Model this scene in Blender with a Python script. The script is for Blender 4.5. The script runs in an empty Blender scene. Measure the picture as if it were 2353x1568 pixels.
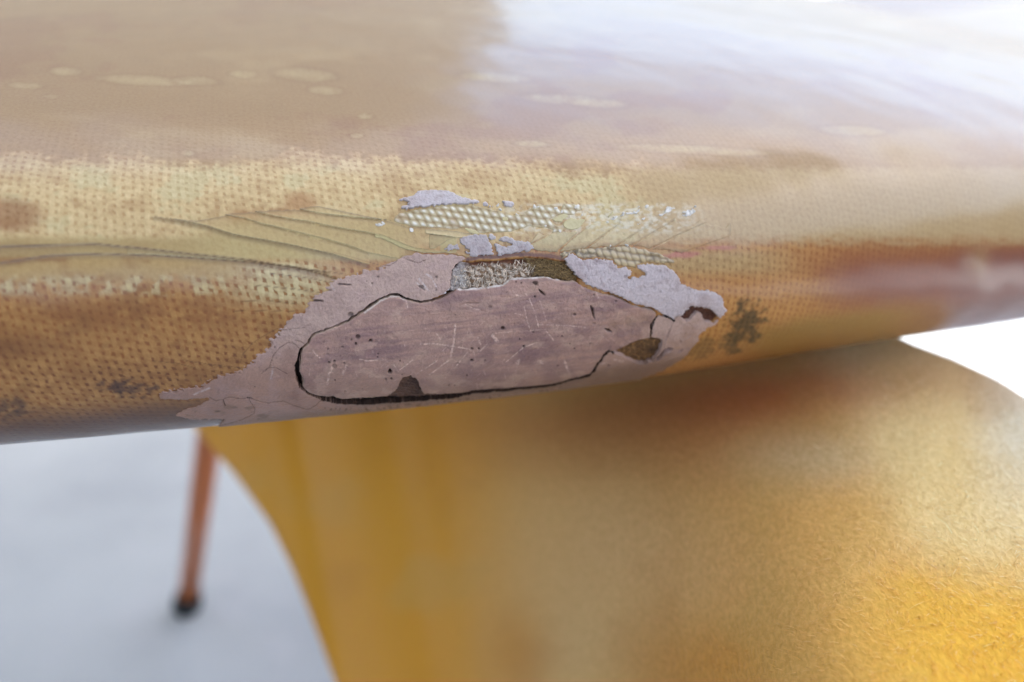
import bpy, math, random
import numpy as np
from mathutils import Vector
random.seed(7); RNG = np.random.RandomState(7)
rad = np.radians
scene = bpy.context.scene
COL = scene.collection

# ------------------------------------------------------------------ camera, world, sun, exposure
PITCH = rad(28.0)
F_PX, CX, CY = 1829.0, 1176.5, 784.0          # focal length and centre in the 2353 px wide picture frame
cam_d = bpy.data.cameras.new('camera'); cam = bpy.data.objects.new('camera', cam_d); COL.objects.link(cam)
cam.location = (0, 0, 0); cam.rotation_euler = (math.pi / 2 - float(PITCH), 0, 0)
cam_d.sensor_width = 36.0; cam_d.lens = 36.0 * F_PX / 2353.0
cam_d.clip_start = 0.005; cam_d.clip_end = 500
cam_d.dof.use_dof = True; cam_d.dof.focus_distance = 0.1065; cam_d.dof.aperture_fstop = 10.5
scene.camera = cam

SUN_EL, SUN_AZ = 71.0, 80.0                   # azimuth measured from +Y towards +X
world = bpy.data.worlds.new('World'); scene.world = world; world.use_nodes = True
wn = world.node_tree.nodes; wl = world.node_tree.links
bg = wn['Background']; sky = wn.new('ShaderNodeTexSky'); sky.sky_type = 'NISHITA'; sky.sun_disc = False
sky.sun_elevation = math.radians(SUN_EL); sky.sun_rotation = math.radians(SUN_AZ)
sky.air_density = 1.0; sky.dust_density = 4.5; sky.ozone_density = 1.0
wl.new(sky.outputs[0], bg.inputs[0]); bg.inputs[1].default_value = 0.15
sd = bpy.data.lights.new('sun', 'SUN'); sun = bpy.data.objects.new('sun', sd); COL.objects.link(sun)
sd.energy = 4.0; sd.angle = math.radians(0.5); sd.color = (1.0, 0.95, 0.87)
d = Vector((math.sin(math.radians(SUN_AZ)) * math.cos(math.radians(SUN_EL)),
            math.cos(math.radians(SUN_AZ)) * math.cos(math.radians(SUN_EL)), math.sin(math.radians(SUN_EL))))
sun.rotation_euler = d.to_track_quat('Z', 'Y').to_euler()
sun.location = (3, 3, 4)
scene.view_settings.view_transform = 'Standard'; scene.view_settings.look = 'None'
scene.view_settings.exposure = 1.86; scene.view_settings.gamma = 1.0
scene.view_settings.use_curve_mapping = False

# ------------------------------------------------------------------ small helpers
def lin(c):
    c = np.asarray(c, float) / 255.0
    return np.where(c <= 0.04045, c / 12.92, ((c + 0.055) / 1.055) ** 2.4)

def proj(P):
    X, Y, Z = P[..., 0], P[..., 1], P[..., 2]
    dd = Y * np.cos(PITCH) - Z * np.sin(PITCH); v = Y * np.sin(PITCH) + Z * np.cos(PITCH)
    dd = np.maximum(dd, 1e-3)
    return CX + F_PX * X / dd, CY - F_PX * v / dd, dd

def unproj(x, y, dd):
    """point at camera depth dd seen at picture position x, y"""
    xn = (np.asarray(x, float) - CX) / F_PX; yn = (CY - np.asarray(y, float)) / F_PX
    return np.stack([xn * dd, dd * (np.cos(PITCH) + yn * np.sin(PITCH)), dd * (yn * np.cos(PITCH) - np.sin(PITCH))], -1)

TAB = RNG.rand(512, 512)
def vnoise(x, y, seed=0):
    x = x + seed * 37.17; y = y + seed * 91.7
    xi = np.floor(x).astype(int); yi = np.floor(y).astype(int); fx = x - xi; fy = y - yi
    fx = fx * fx * (3 - 2 * fx); fy = fy * fy * (3 - 2 * fy)
    a = TAB[xi & 511, yi & 511]; b = TAB[(xi + 1) & 511, yi & 511]
    c = TAB[xi & 511, (yi + 1) & 511]; e = TAB[(xi + 1) & 511, (yi + 1) & 511]
    return (a * (1 - fx) + b * fx) * (1 - fy) + (c * (1 - fx) + e * fx) * fy - 0.5

def fbm(x, y, o=4, seed=0):
    r = 0; a = 1.0
    for k in range(o):
        r = r + a * vnoise(x * 2 ** k, y * 2 ** k, seed + k * 3); a *= 0.5
    return r                                    # about -0.9 .. 0.9

def ss(a, b, x):
    q = np.clip((x - a) / (b - a), 0, 1); return q * q * (3 - 2 * q)

def inpoly(x, y, poly):
    poly = np.asarray(poly, float); r = np.zeros(x.shape, bool)
    m = (x > poly[:, 0].min()) & (x < poly[:, 0].max()) & (y > poly[:, 1].min()) & (y < poly[:, 1].max())
    if not m.any(): return r
    xx, yy = x[m], y[m]; q = np.zeros(xx.shape, bool)
    for (x1, y1), (x2, y2) in zip(poly, np.roll(poly, -1, 0)):
        if y1 == y2: continue
        c = ((y1 > yy) != (y2 > yy)) & (xx < (x2 - x1) * (yy - y1) / (y2 - y1) + x1)
        q ^= c
    r[m] = q; return r

def dline(x, y, pts, pad=25, ws=None):
    """distance to a polyline (minus local half width when ws is given)"""
    pts = np.asarray(pts, float); r = np.full(x.shape, 1e3)
    m = (x > pts[:, 0].min() - pad) & (x < pts[:, 0].max() + pad) & (y > pts[:, 1].min() - pad) & (y < pts[:, 1].max() + pad)
    if not m.any(): return r
    xx, yy = x[m], y[m]; q = np.full(xx.shape, 1e3)
    for k in range(len(pts) - 1):
        a, b = pts[k], pts[k + 1]; ab = b - a; L = (ab ** 2).sum() + 1e-9
        h = np.clip(((xx - a[0]) * ab[0] + (yy - a[1]) * ab[1]) / L, 0, 1)
        dd = np.hypot(xx - a[0] - h * ab[0], yy - a[1] - h * ab[1])
        if ws is not None: dd = dd - (ws[k] * (1 - h) + ws[k + 1] * h)
        q = np.minimum(q, dd)
    r[m] = q; return r

K = 2353.0 / 3360.0
def Zm(ox, oy, sc, pts):
    return [((ox + a / sc) * K, (oy + b / sc) * K) for a, b in pts]
def ZA(p): return Zm(500, 800, 2.353, p)       # frames of the close studies of the photograph
def ZB(p): return Zm(1200, 560, 1.96, p)
def ZC(p): return Zm(1250, 600, 3.92, p)
def ZD(p): return Zm(1800, 620, 3.92, p)
def ZE(p): return Zm(600, 450, 3.92, p)
def ZL(p): return Zm(0, 700, 1.96, p)

def mk(name, V, quads, mat, parent=None, cols=None, uv=None, smooth=True):
    me = bpy.data.meshes.new(name); V = np.ascontiguousarray(V, np.float32); quads = np.ascontiguousarray(quads, np.int32)
    n = len(V); k = quads.shape[1]; f = len(quads)
    me.vertices.add(n); me.vertices.foreach_set('co', V.ravel())
    me.loops.add(f * k); me.loops.foreach_set('vertex_index', quads.ravel())
    me.polygons.add(f); me.polygons.foreach_set('loop_start', np.arange(0, f * k, k, dtype=np.int32))
    try: me.polygons.foreach_set('loop_total', np.full(f, k, np.int32))
    except Exception: pass
    me.polygons.foreach_set('use_smooth', np.full(f, smooth, bool))
    me.update(calc_edges=True); me.validate()
    for a, c in (cols or {}).items():
        at = me.color_attributes.new(a, 'FLOAT_COLOR', 'POINT')
        c4 = np.ones((n, 4), np.float32); c4[:, :c.shape[1]] = c
        at.data.foreach_set('color', c4.ravel())
    if uv is not None:
        l = me.uv_layers.new(name='UVMap'); l.data.foreach_set('uv', np.ascontiguousarray(uv[quads.ravel()], np.float32).ravel())
    if mat: me.materials.append(mat)
    o = bpy.data.objects.new(name, me); COL.objects.link(o)
    if parent: o.parent = parent
    return o

def tag(o, label=None, cat=None, group=None, kind=None):
    if label: o['label'] = label
    if cat: o['category'] = cat
    if group: o['group'] = group
    if kind: o['kind'] = kind
    return o

def empty(name, loc):
    o = bpy.data.objects.new(name, None); COL.objects.link(o); o.location = loc; o.empty_display_size = 0.05
    return o

def grid_quads(nu, nv):
    i = np.arange(nu - 1)[:, None] * nv + np.arange(nv - 1)[None, :]
    return np.stack([i, i + nv, i + nv + 1, i + 1], -1).reshape(-1, 4)

# ------------------------------------------------------------------ node helpers
class NT:
    def __init__(s, name):
        s.m = bpy.data.materials.new(name); s.m.use_nodes = True; s.t = s.m.node_tree; s.t.nodes.clear()
    def n(s, ty, props=None, **inp):
        nd = s.t.nodes.new(ty)
        for a, b in (props or {}).items(): setattr(nd, a, b)
        for a, b in inp.items():
            key = int(a[1:]) if a[0] == 'i' and a[1:].isdigit() else a.replace('_', ' ')
            s.put(nd.inputs[key], b)
        return nd
    def put(s, sock, b):
        if isinstance(b, bpy.types.NodeSocket): s.t.links.new(b, sock)
        elif isinstance(b, bpy.types.Node): s.t.links.new(b.outputs[0], sock)
        else: sock.default_value = b
    def math(s, op, a, b=0.0, c=0.0):
        nd = s.t.nodes.new('ShaderNodeMath'); nd.operation = op
        for k, v in enumerate((a, b, c)): s.put(nd.inputs[k], v)
        return nd.outputs[0]
    def mix(s, f, a, b):
        nd = s.t.nodes.new('ShaderNodeMix'); nd.data_type = 'RGBA'
        s.put(nd.inputs[0], f); s.put(nd.inputs[6], a); s.put(nd.inputs[7], b); return nd.outputs[2]
    def attr(s, nm):
        nd = s.t.nodes.new('ShaderNodeAttribute'); nd.attribute_name = nm; return nd
    def noise(s, vec, scale, detail=3.0, rough=0.55, out=0):
        nd = s.t.nodes.new('ShaderNodeTexNoise'); s.put(nd.inputs['Vector'], vec)
        nd.inputs['Scale'].default_value = scale; nd.inputs['Detail'].default_value = detail
        nd.inputs['Roughness'].default_value = rough; return nd.outputs[out]
    def ramp(s, f, lo, hi, a=0.0, b=1.0):
        nd = s.t.nodes.new('ShaderNodeMapRange'); nd.interpolation_type = 'SMOOTHSTEP'
        s.put(nd.inputs[0], f); nd.inputs[1].default_value = lo; nd.inputs[2].default_value = hi
        nd.inputs[3].default_value = a; nd.inputs[4].default_value = b; return nd.outputs[0]
    def bump(s, h, dist, strength=1.0, normal=None):
        nd = s.t.nodes.new('ShaderNodeBump'); s.put(nd.inputs['Height'], h)
        nd.inputs['Distance'].default_value = dist; nd.inputs['Strength'].default_value = strength
        if normal is not None: s.put(nd.inputs['Normal'], normal)
        return nd.outputs[0]
    def out(s, sh):
        o = s.t.nodes.new('ShaderNodeOutputMaterial'); s.put(o.inputs[0], sh); return s.m
    def princ(s, **kw): return s.n('ShaderNodeBsdfPrincipled', None, **kw)

def c4(rgb): 
    r = lin(rgb); return (float(r[0]), float(r[1]), float(r[2]), 1.0)

# glassed shell: thread colour and resin colour come with the mesh, the weave itself is procedural
def mat_glass():
    t = NT('resin_over_glass_cloth')
    uv = t.n('ShaderNodeTexCoord').outputs['UV']
    nz = t.noise(uv, 0.35, 2.0, 0.5, 1)
    dv = t.n('ShaderNodeVectorMath', {'operation': 'SUBTRACT'}, i0=nz, i1=(0.5, 0.5, 0.5))
    dv = t.n('ShaderNodeVectorMath', {'operation': 'SCALE'}, i0=dv.outputs[0], Scale=0.8)
    nz2 = t.noise(uv, 1.3, 2.0, 0.6, 1)
    dv2 = t.n('ShaderNodeVectorMath', {'operation': 'SUBTRACT'}, i0=nz2, i1=(0.5, 0.5, 0.5))
    dv2 = t.n('ShaderNodeVectorMath', {'operation': 'SCALE'}, i0=dv2.outputs[0], Scale=0.5)
    uvd = t.n('ShaderNodeVectorMath', {'operation': 'ADD'}, i0=uv, i1=dv.outputs[0])
    uvd = t.n('ShaderNodeVectorMath', {'operation': 'ADD'}, i0=uvd.outputs[0], i1=dv2.outputs[0])
    sx = t.n('ShaderNodeSeparateXYZ', None, i0=uvd.outputs[0])
    def thread(a, b, wid):
        fa = t.math('SUBTRACT', t.math('FRACT', a), 0.5); fa = t.math('ABSOLUTE', fa)
        prof = t.ramp(fa, wid, wid - 0.16)
        ia = t.math('FLOOR', a); ph = t.math('COSINE', t.math('MULTIPLY', t.math('ADD', ia, b), math.pi))
        return t.math('MULTIPLY', prof, t.math('ADD', 0.85, t.math('MULTIPLY', ph, 0.15)))
    # thread width wanders a little
    wa = thread(sx.outputs[0], t.math('ADD', sx.outputs[1], 0.5), 0.40)
    wb = thread(sx.outputs[1], t.math('ADD', sx.outputs[0], 1.5), 0.37)
    w = t.math('MAXIMUM', wa, t.math('MULTIPLY', wb, 0.86))
    cov = t.noise(uv, 0.8, 3.0, 0.6); w = t.math('MULTIPLY', w, t.ramp(cov, 0.3, 0.62, 0.5, 1.12))
    ad = t.attr('aux')                         # r = weave contrast, g = roughness add
    asx = t.n('ShaderNodeSeparateXYZ', None, i0=ad.outputs['Vector'])
    wm = t.math('MULTIPLY', w, asx.outputs[0])
    wm = t.math('ADD', wm, t.math('MULTIPLY', t.math('SUBTRACT', 1.0, asx.outputs[0]), 0.55))
    col = t.mix(wm, t.attr('resin').outputs[0], t.attr('thread').outputs[0])
    fine = t.noise(uv, 2.2, 4.0, 0.65)
    col = t.mix(t.ramp(fine, 0.3, 0.75, 0.0, 0.35), col, t.n('ShaderNodeMix', {'data_type': 'RGBA', 'blend_type': 'MULTIPLY'}, i0=1.0, i6=col, i7=(0.62, 0.52, 0.42, 1)).outputs[2])
    nb = t.bump(wm, 0.00009, 0.5)
    spk = t.noise(uv, 9.0, 2.0, 0.5)
    nb = t.bump(spk, 0.00004, 0.4, nb)
    wav = t.noise(uv, 0.045, 2.0, 0.5); cn = t.bump(wav, 0.0012, 1.0)
    org = t.noise(uv, 0.5, 2.0, 0.5); cn = t.bump(org, 0.00002, 1.0, cn)
    rough = t.math('ADD', 0.22, asx.outputs[1])
    p = t.princ(Base_Color=col, Roughness=0.55, Normal=nb, Coat_Weight=t.math('SUBTRACT', 1.0, asx.outputs[2]), Coat_Roughness=rough, Coat_IOR=1.5, Coat_Normal=cn)
    p.inputs['Specular IOR Level'].default_value = 0.25
    return t.out(p)

def mat_putty():
    t = NT('sanded_filler'); co = t.n('ShaderNodeTexCoord').outputs['Object']
    a = t.attr('Col')
    n1 = t.noise(co, 420, 4.0, 0.6); n2 = t.noise(co, 2600, 3.0, 0.6); n3 = t.noise(co, 9000, 2.0, 0.5)
    col = t.n('ShaderNodeMix', {'data_type': 'RGBA', 'blend_type': 'MULTIPLY'}, i0=1.0, i6=a.outputs[0],
              i7=t.mix(n2, (0.70, 0.67, 0.67, 1), (1.26, 1.24, 1.22, 1))).outputs[2]
    nb = t.bump(n1, 0.0006, 0.7); nb = t.bump(n2, 0.00018, 0.9, nb); nb = t.bump(n3, 0.00004, 0.9, nb)
    p = t.princ(Base_Color=col, Roughness=t.ramp(n2, 0.3, 0.7, 0.34, 0.52), Normal=nb)
    t.put(p.inputs['Specular IOR Level'], t.ramp(t.n('ShaderNodeRGBToBW', None, i0=a.outputs[0]).outputs[0], .03, .2, .05, .6))
    return t.out(p)

def mat_foam():
    t = NT('torn_fibre_and_foam'); co = t.n('ShaderNodeTexCoord').outputs['Object']
    a = t.attr('Col'); n2 = t.noise(co, 3500, 4.0, 0.7); n3 = t.noise(co, 12000, 2.0, 0.5)
    col = t.n('ShaderNodeMix', {'data_type': 'RGBA', 'blend_type': 'MULTIPLY'}, i0=1.0, i6=a.outputs[0],
              i7=t.mix(t.ramp(n2, 0.3, 0.7), (0.45, 0.4, 0.36, 1), (1.35, 1.3, 1.25, 1))).outputs[2]
    nb = t.bump(n2, 0.0002, 1.0); nb = t.bump(n3, 0.00006, 1.0, nb)
    return t.out(t.princ(Base_Color=col, Roughness=0.62, Normal=nb))

def mat_cloth_bare():
    t = NT('bare_glass_cloth'); co = t.n('ShaderNodeTexCoord').outputs['Object']
    a = t.attr('Col'); n3 = t.noise(co, 9000, 2.0, 0.5)
    p = t.princ(Base_Color=a.outputs[0], Roughness=0.28, Normal=t.bump(n3, 0.00003, 0.8), Coat_Weight=0.6, Coat_Roughness=0.12)
    return t.out(p)

# ------------------------------------------------------------------ the surfboard's form
def section():
    ph = [-88, -80, -58, 0, 18, 40, 55, 66, 76, 86, 89.3]
    rho = [800, 50, 24, 24, 20, 15, 17, 32, 110, 420, 2500]
    p = np.linspace(-88, 89.3, 6000); r = np.interp(p, ph, rho) * 1e-3
    dp = np.diff(rad(p)); pm = rad((p[1:] + p[:-1]) / 2); rm = (r[1:] + r[:-1]) / 2
    e = np.r_[0, np.cumsum(rm * dp * np.sin(pm))]; z = np.r_[0, np.cumsum(rm * dp * np.cos(pm))]; t = np.r_[0, np.cumsum(rm * dp)]
    i = np.argmin(abs(p)); e -= e[i]; z -= z[i]; t -= t[i]
    k = np.argmax(e > 0.47) if (e > 0.47).any() else len(e)      # stop the deck at its far side
    e, z, t = e[:k], z[:k], t[:k]
    if e[-1] < 0.47:
        q = np.linspace(0, 1, 40)[1:]; L = 0.47 - e[-1]
        e2 = e[-1] + L * q; z2 = z[-1] - 0.006 * q ** 2; t = np.r_[t, t[-1] + L * q]; e = np.r_[e, e2]; z = np.r_[z, z2]
    # far rail, rounded over, then the bottom back to the near side
    r = (z[-1] - z[0]) / 2; a = np.linspace(0, math.pi, 24)[1:]
    e = np.r_[e, e[-1] + r * np.sin(a)]; z = np.r_[z, z[-1] - r + r * np.cos(a)]; t = np.r_[t, t[-1] + r * a]
    L = e[-1] - e[0]; q = np.linspace(0, 1, 30)[1:]
    t = np.r_[t, t[-1] + L * q]; z = np.r_[z, np.full(29, z[0])]; e = np.r_[e, e[-1] + (e[0] - e[-1]) * q]
    return e, z, t
SE, SZ, STT = section()
SG = np.linspace(-0.42, 0.75, 5851)
HG = rad(np.interp(SG, [-.42, -.25, -.08, 0, .12, .3, .5, .75], [0, 5, 11, 15, 25, 33, 45, 80]))
_ds = SG[1] - SG[0]; XG = np.cumsum(np.cos(HG)) * _ds; YG = np.cumsum(np.sin(HG)) * _ds
_i = np.argmin(abs(SG)); XG -= XG[_i]; YG -= YG[_i] - 0.098
ZG = np.interp(SG, [-.42, -.08, -.03, .02, .07, .12, .18, .3, .75], [-.0445, -.04531, -.04688, -.0485, -.04937, -.05365, -.05911, -.0800, -.080])
_k = np.ones(201) / 201; ZG = np.convolve(np.pad(ZG, 100, 'edge'), _k, 'valid')
_q = np.linspace(0, 1.2, 2401); _W = np.cumsum(ss(0.04, 0.14, _q)) * (_q[1] - _q[0])

def surf(sa, ta):
    x = np.interp(sa, SG, XG); y = np.interp(sa, SG, YG); zz = np.interp(sa, SG, ZG); h = np.interp(sa, SG, HG)
    ee = np.interp(ta, STT, SE); ez = np.interp(ta, STT, SZ); We = np.interp(np.maximum(ee, 0), _q, _W)
    P = np.zeros((len(sa), len(ta), 3))
    P[..., 0] = x[:, None] - np.sin(h)[:, None] * (ee - We)
    P[..., 1] = y[:, None] + np.cos(h)[:, None] * (ee - We) + We
    P[..., 2] = zz[:, None] + ez
    S_, T_ = np.meshgrid(sa, ta, indexing='ij')
    ds = np.gradient(P, axis=0); dt = np.gradient(P, axis=1)
    N = np.cross(ds, dt); N /= np.linalg.norm(N, axis=-1, keepdims=True) + 1e-12
    if N[len(sa) // 2, np.argmin(abs(ta))][1] > 0: N = -N
    return P, N, S_, T_

PIT = 0.00108                                   # thread pitch of the embedded cloth
def weave_uv(S_, T_):
    return np.stack([(S_ + 0.05 * T_) / PIT, (T_ + 0.25 * S_) / PIT], -1)

# ------------------------------------------------------------------ outlines of the damage
PLUG = ZA([(1150,1090),(1165,1070),(1150,1020),(1130,985),(1135,940),(1145,900),(1140,850),(1150,815),(1195,775),(1225,720),(1260,690),(1330,670),(1400,640),(1510,600),(1560,560),(1640,510),(1700,470),(1760,430),(1830,400),(1900,400),(1950,425),(2010,445),(2070,450),(2150,440),(2230,410),(2300,365)]) \
     + ZB([(570,755),(620,762),(720,755),(800,745),(880,735),(920,700),(960,690),(1020,690),(1080,690),(1150,680),(1190,690),(1240,700),(1290,712),(1350,705),(1400,740),(1450,765),(1520,785),(1600,805),(1660,830),(1710,860),(1790,878),(1840,890),(1870,915),(1860,950),(1835,985),(1830,1040),(1830,1075),(1760,1090),(1690,1120),(1640,1145),(1590,1165),(1560,1157),(1530,1185),(1510,1215),(1480,1250),(1465,1285),(1440,1310),(1380,1325),(1310,1340),(1260,1360),(1200,1372),(1100,1385),(1000,1395),(900,1405),(800,1410),(700,1418),(640,1430),(560,1438),(450,1442),(370,1450)]) \
     + ZA([(1800,1180),(1700,1185),(1600,1190),(1500,1200),(1420,1200),(1400,1180),(1315,1180),(1250,1170),(1200,1150),(1160,1120)])
BITE = ZB([(120,1462),(160,1430),(200,1400),(215,1360),(240,1325),(290,1313),(330,1340),(348,1390),(372,1425),(450,1433),(470,1448),(300,1458)])
# crack round the plug: polyline with half widths (picture units of the 2353 frame)
CRACK = [(ZA([(2353,345),(2230,412),(2150,440),(2070,448),(2010,440),(1950,415),(1880,385),(1830,395),(1760,425),(1700,460),(1640,500),(1560,560),(1510,590),(1440,625),(1330,665),(1260,685),(1225,715),(1195,770),(1150,810),(1135,850),(1125,890),(1115,940),(1120,990),(1135,1050),(1150,1095),(1200,1150),(1250,1175),(1315,1190)]),
          [1.0,1.2,1.6,1.3,1.0,0.7,0.8,1.3,1.2,1.3,1.3,1.6,1.0,0.7,0.9,0.6,0.8,1.0,1.5,1.8,2.0,4.0,4.2,4.6,3.6,1.2,0.9,2.0]),
         (ZA([(1315,1195),(1400,1200),(1500,1215),(1600,1215),(1700,1208),(1850,1200),(2000,1190),(2150,1182),(2353,1166)]),
          [2.6,5.6,4.6,5.6,5.2,5.0,5.8,4.6,4.6]),
         (ZB([(0,1480),(100,1472),(220,1465),(350,1455),(450,1444),(560,1440),(640,1430),(700,1418),(800,1408),(900,1405),(1000,1393),(1100,1385),(1200,1372),(1260,1358),(1310,1340),(1380,1325),(1440,1310),(1465,1285),(1480,1250),(1510,1215),(1530,1185),(1560,1157)]),
          [6.0,6.2,5.6,4.8,5.0,4.2,3.4,3.2,3.4,3.4,2.2,1.8,1.7,1.0,1.2,1.4,1.6,2.0,1.9,2.0,1.6,1.8]),
         (ZB([(1560,1157),(1590,1168),(1640,1145)]), [1.8, 1.6, 1.2]),
         (ZB([(1350,700),(1400,735),(1450,758),(1520,782),(1600,802),(1660,826),(1710,856),(1790,874),(1840,888),(1880,915),(1950,942),(1980,962)]),
          [2.6,2.2,1.6,1.9,1.8,1.9,1.6,1.5,1.0,1.4,0.9,0.6]),
         (ZB([(1870,930),(1850,965),(1835,1000),(1830,1075)]), [0.7,0.9,1.7,0.4])]
COAT = ZB([(665,575),(620,545),(560,538),(480,535),(400,540),(330,530),(240,550),(200,575),(120,605)]) + \
       ZA([(1700,185),(1620,200),(1560,225),(1500,235),(1440,250),(1390,265),(1370,300),(1330,330),(1310,360),(1290,375),(1220,400),(1190,430),(1200,470),(1180,500),(1160,525),(1100,530),(1060,560),(1030,590),(1020,630),(970,660),(960,690),(900,720),(890,740),(910,770),(880,800),(850,830),(800,850),(780,880),(720,930),(680,970),(600,990),(500,1010),(440,1040),(380,1090),(300,1095),(240,1110),(130,1120),(30,1150),(0,1185),(180,1200),(330,1192),(430,1190),(410,1215),(330,1258),(250,1275),(170,1330),(330,1350),(440,1350),(560,1345),(500,1420),(700,1700),(2353,1700)]) + \
       ZB([(600,1700),(1000,1560),(1290,1500),(1300,1345),(1000,1300),(700,1200),(300,1000),(400,860),(440,820),(500,800),(540,770),(560,740),(570,690),(575,640),(590,625),(620,610),(650,600)])
LOWR = ZB([(1880,925),(1950,945),(1980,965),(1990,940),(2020,925),(2050,970),(2080,950),(2130,910),(2160,920),(2180,960),(2230,980),(2262,955),(2275,965),(2240,1000),(2190,1015),(2150,1050),(2140,1090),(2100,1130),(2070,1180),(2010,1225),(1900,1290),(1750,1345),(1600,1400),(1450,1500),(1290,1520),(1290,1345),(1380,1326),(1440,1310),(1480,1255),(1510,1215),(1560,1157),(1700,1060),(1800,1000)])
FLAKE_R = ZB([(1300,525),(1340,530),(1375,560),(1400,570),(1480,560),(1530,570),(1590,570),(1600,600),(1620,620),(1680,615),(1705,640),(1712,665),(1690,690),(1720,682),(1760,682),(1785,675),(1790,655),(1765,640),(1745,632),(1738,605),(1790,595),(1870,600),(1930,610),(1970,635),(2000,660),(2020,695),(2030,725),(2090,745),(2110,765),(2140,760),(2200,765),(2270,790),(2295,830),(2300,870),(2320,895),(2270,950),(2240,920),(2200,882),(2160,880),(2120,875),(2090,870),(2060,890),(2030,925),(1990,935),(1980,960),(1950,945),(1880,910),(1840,885),(1790,870),(1710,850),(1650,820),(1590,795),(1500,765),(1420,735),(1370,700),(1350,680),(1320,640),(1280,595),(1270,565),(1290,550)])
CHIP_T = ZB([(200,190),(240,175),(300,160),(330,130),(400,118),(480,120),(540,125),(590,150),(640,175),(720,190),(738,210),(700,222),(600,222),(500,228),(430,236),(340,246),(260,258),(225,250),(230,230),(270,225),(265,205),(210,200)])
CHIP_T2 = ZB([(744,200),(780,203),(795,225),(828,236),(800,241),(750,226)])
CHIP_T3 = ZB([(868,192),(905,196),(945,205),(966,217),(945,240),(905,232),(875,216)])
CHIP_M1 = ZB([(490,512),(530,480),(560,470),(590,470),(610,500),(660,520),(640,500),(600,468),(590,450),(600,430),(650,415),(700,405),(780,412),(792,445),(812,500),(832,552),(790,547),(740,553),(700,555),(650,548),(620,535),(640,528),(560,515),(540,522)])
CHIP_M2 = ZB([(786,412),(800,408),(840,412),(838,440),(800,455),(786,440)])
CHIP_M3 = ZB([(852,420),(920,422),(960,440),(1040,452),(1072,475),(1090,505),(1060,520),(980,530),(900,540),(845,548),(826,500),(812,470),(840,465),(870,480),(900,485),(930,475),(890,462),(855,455)])
FOAM_TOP = ZB([(560,640),(600,590),(665,560),(740,545),(830,550),(900,535),(1010,530),(1130,530),(1210,545),(1290,560),(1340,640),(1375,715),(1290,730),(1150,700),(940,710),(880,755),(640,780),(540,780)])
FOAM_EYE = ZB([(1560,1165),(1640,1125),(1700,1095),(1760,1075),(1830,1060),(1890,1060),(1925,1085),(1915,1120),(1960,1125),(1990,1145),(2040,1145),(2050,1165),(2000,1180),(1930,1190),(1890,1235),(1790,1260),(1700,1240),(1640,1210)])
FOAM_NICK = ZB([(1970,960),(1985,920),(2030,905),(2060,870),(2100,855),(2170,865),(2220,880),(2260,930),(2290,960),(2200,1010),(2170,975),(2110,930),(2050,990),(2020,950)])
EYE_HOLE = ZB([(1592,1168),(1640,1145),(1700,1110),(1760,1090),(1830,1075),(1880,1073),(1908,1088),(1905,1110),(1890,1150),(1868,1195),(1845,1222),(1790,1243),(1735,1235),(1690,1215),(1650,1190)])
EYE_SLIT = ZB([(1862,1222),(1890,1180),(1925,1142),(1955,1133),(1978,1150),(1925,1172),(1885,1215)])
EYE_SPOT = ZB([(2008,1168),(2022,1150),(2042,1148),(2030,1163)])
BARE = ZC([(150,500),(180,420),(250,385),(500,335),(700,305),(1000,292),(1120,280),(1250,300),(1420,330),(1560,370),(1660,410),(1800,400),(1930,330),(2000,280),(2150,280),(2240,290),(2300,350)]) + \
       ZD([(180,190),(300,190),(440,200),(450,260),(400,290),(330,340),(120,340),(20,400),(60,440),(200,520),(160,560),(40,580)]) + \
       ZC([(2200,600),(1900,560),(1800,600),(1650,640),(1450,650),(1300,650),(1180,640),(1050,575),(1000,610),(850,600),(500,570),(400,575),(350,560)])

# crack lines of the shattered resin
L7A = ZL([(-60,218),(0,215),(350,205),(620,198),(900,225),(1300,270),(1600,300),(1800,335),(2100,380)])
L7B = ZL([(-60,330),(0,320),(300,275),(600,262),(1000,270),(1500,305),(1900,345),(2200,430)])
L1 = [(a * K, b * K) for a, b in [(510,712),(600,728),(677,743),(763,771),(855,787),(939,802),(1021,820),(1090,835),(1140,850),(1200,868)]]
L2 = [(a * K, b * K) for a, b in [(738,708),(799,718),(855,736),(909,747),(983,766),(1059,784),(1136,805),(1210,832),(1300,850)]]
L3 = [(a * K, b * K) for a, b in [(700,735),(760,742),(850,748)]]
L4 = [(a * K, b * K) for a, b in [(828,696),(906,713),(957,722),(1008,728),(1072,742),(1123,752),(1200,764),(1251,774),(1353,815),(1455,830),(1530,845)]]
L5 = [(a * K, b * K) for a, b in [(880,688),(944,701),(1008,718),(1072,738),(1123,747)]]
L6 = [(a * K, b * K) for a, b in [(972,688),(1034,700),(1072,706),(1136,712),(1200,719),(1276,725),(1340,745)]]
L8 = [(a * K, b * K) for a, b in [(1046,678),(1136,697),(1200,711),(1265,722)]]
L9 = ZC([(480,610),(640,645),(900,680),(1100,690)])
R0 = ZB([(1050,478),(1110,450),(1170,418),(1225,388)])
R1 = ZB([(1230,520),(1330,430),(1420,365),(1500,300),(1600,225)])
R2 = ZB([(1415,505),(1500,440),(1620,350),(1700,300)])
R3 = ZB([(1600,495),(1700,430),(1830,350),(1880,320)])
R4 = ZB([(1700,490),(1850,400),(1980,325)])
R5 = ZB([(1820,510),(2000,420),(2200,330)])
R6 = ZB([(1700,660),(1950,560),(2100,510),(2352,420),(2500,370)])
R7 = ZB([(1640,690),(1900,600),(2060,535)])
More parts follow.
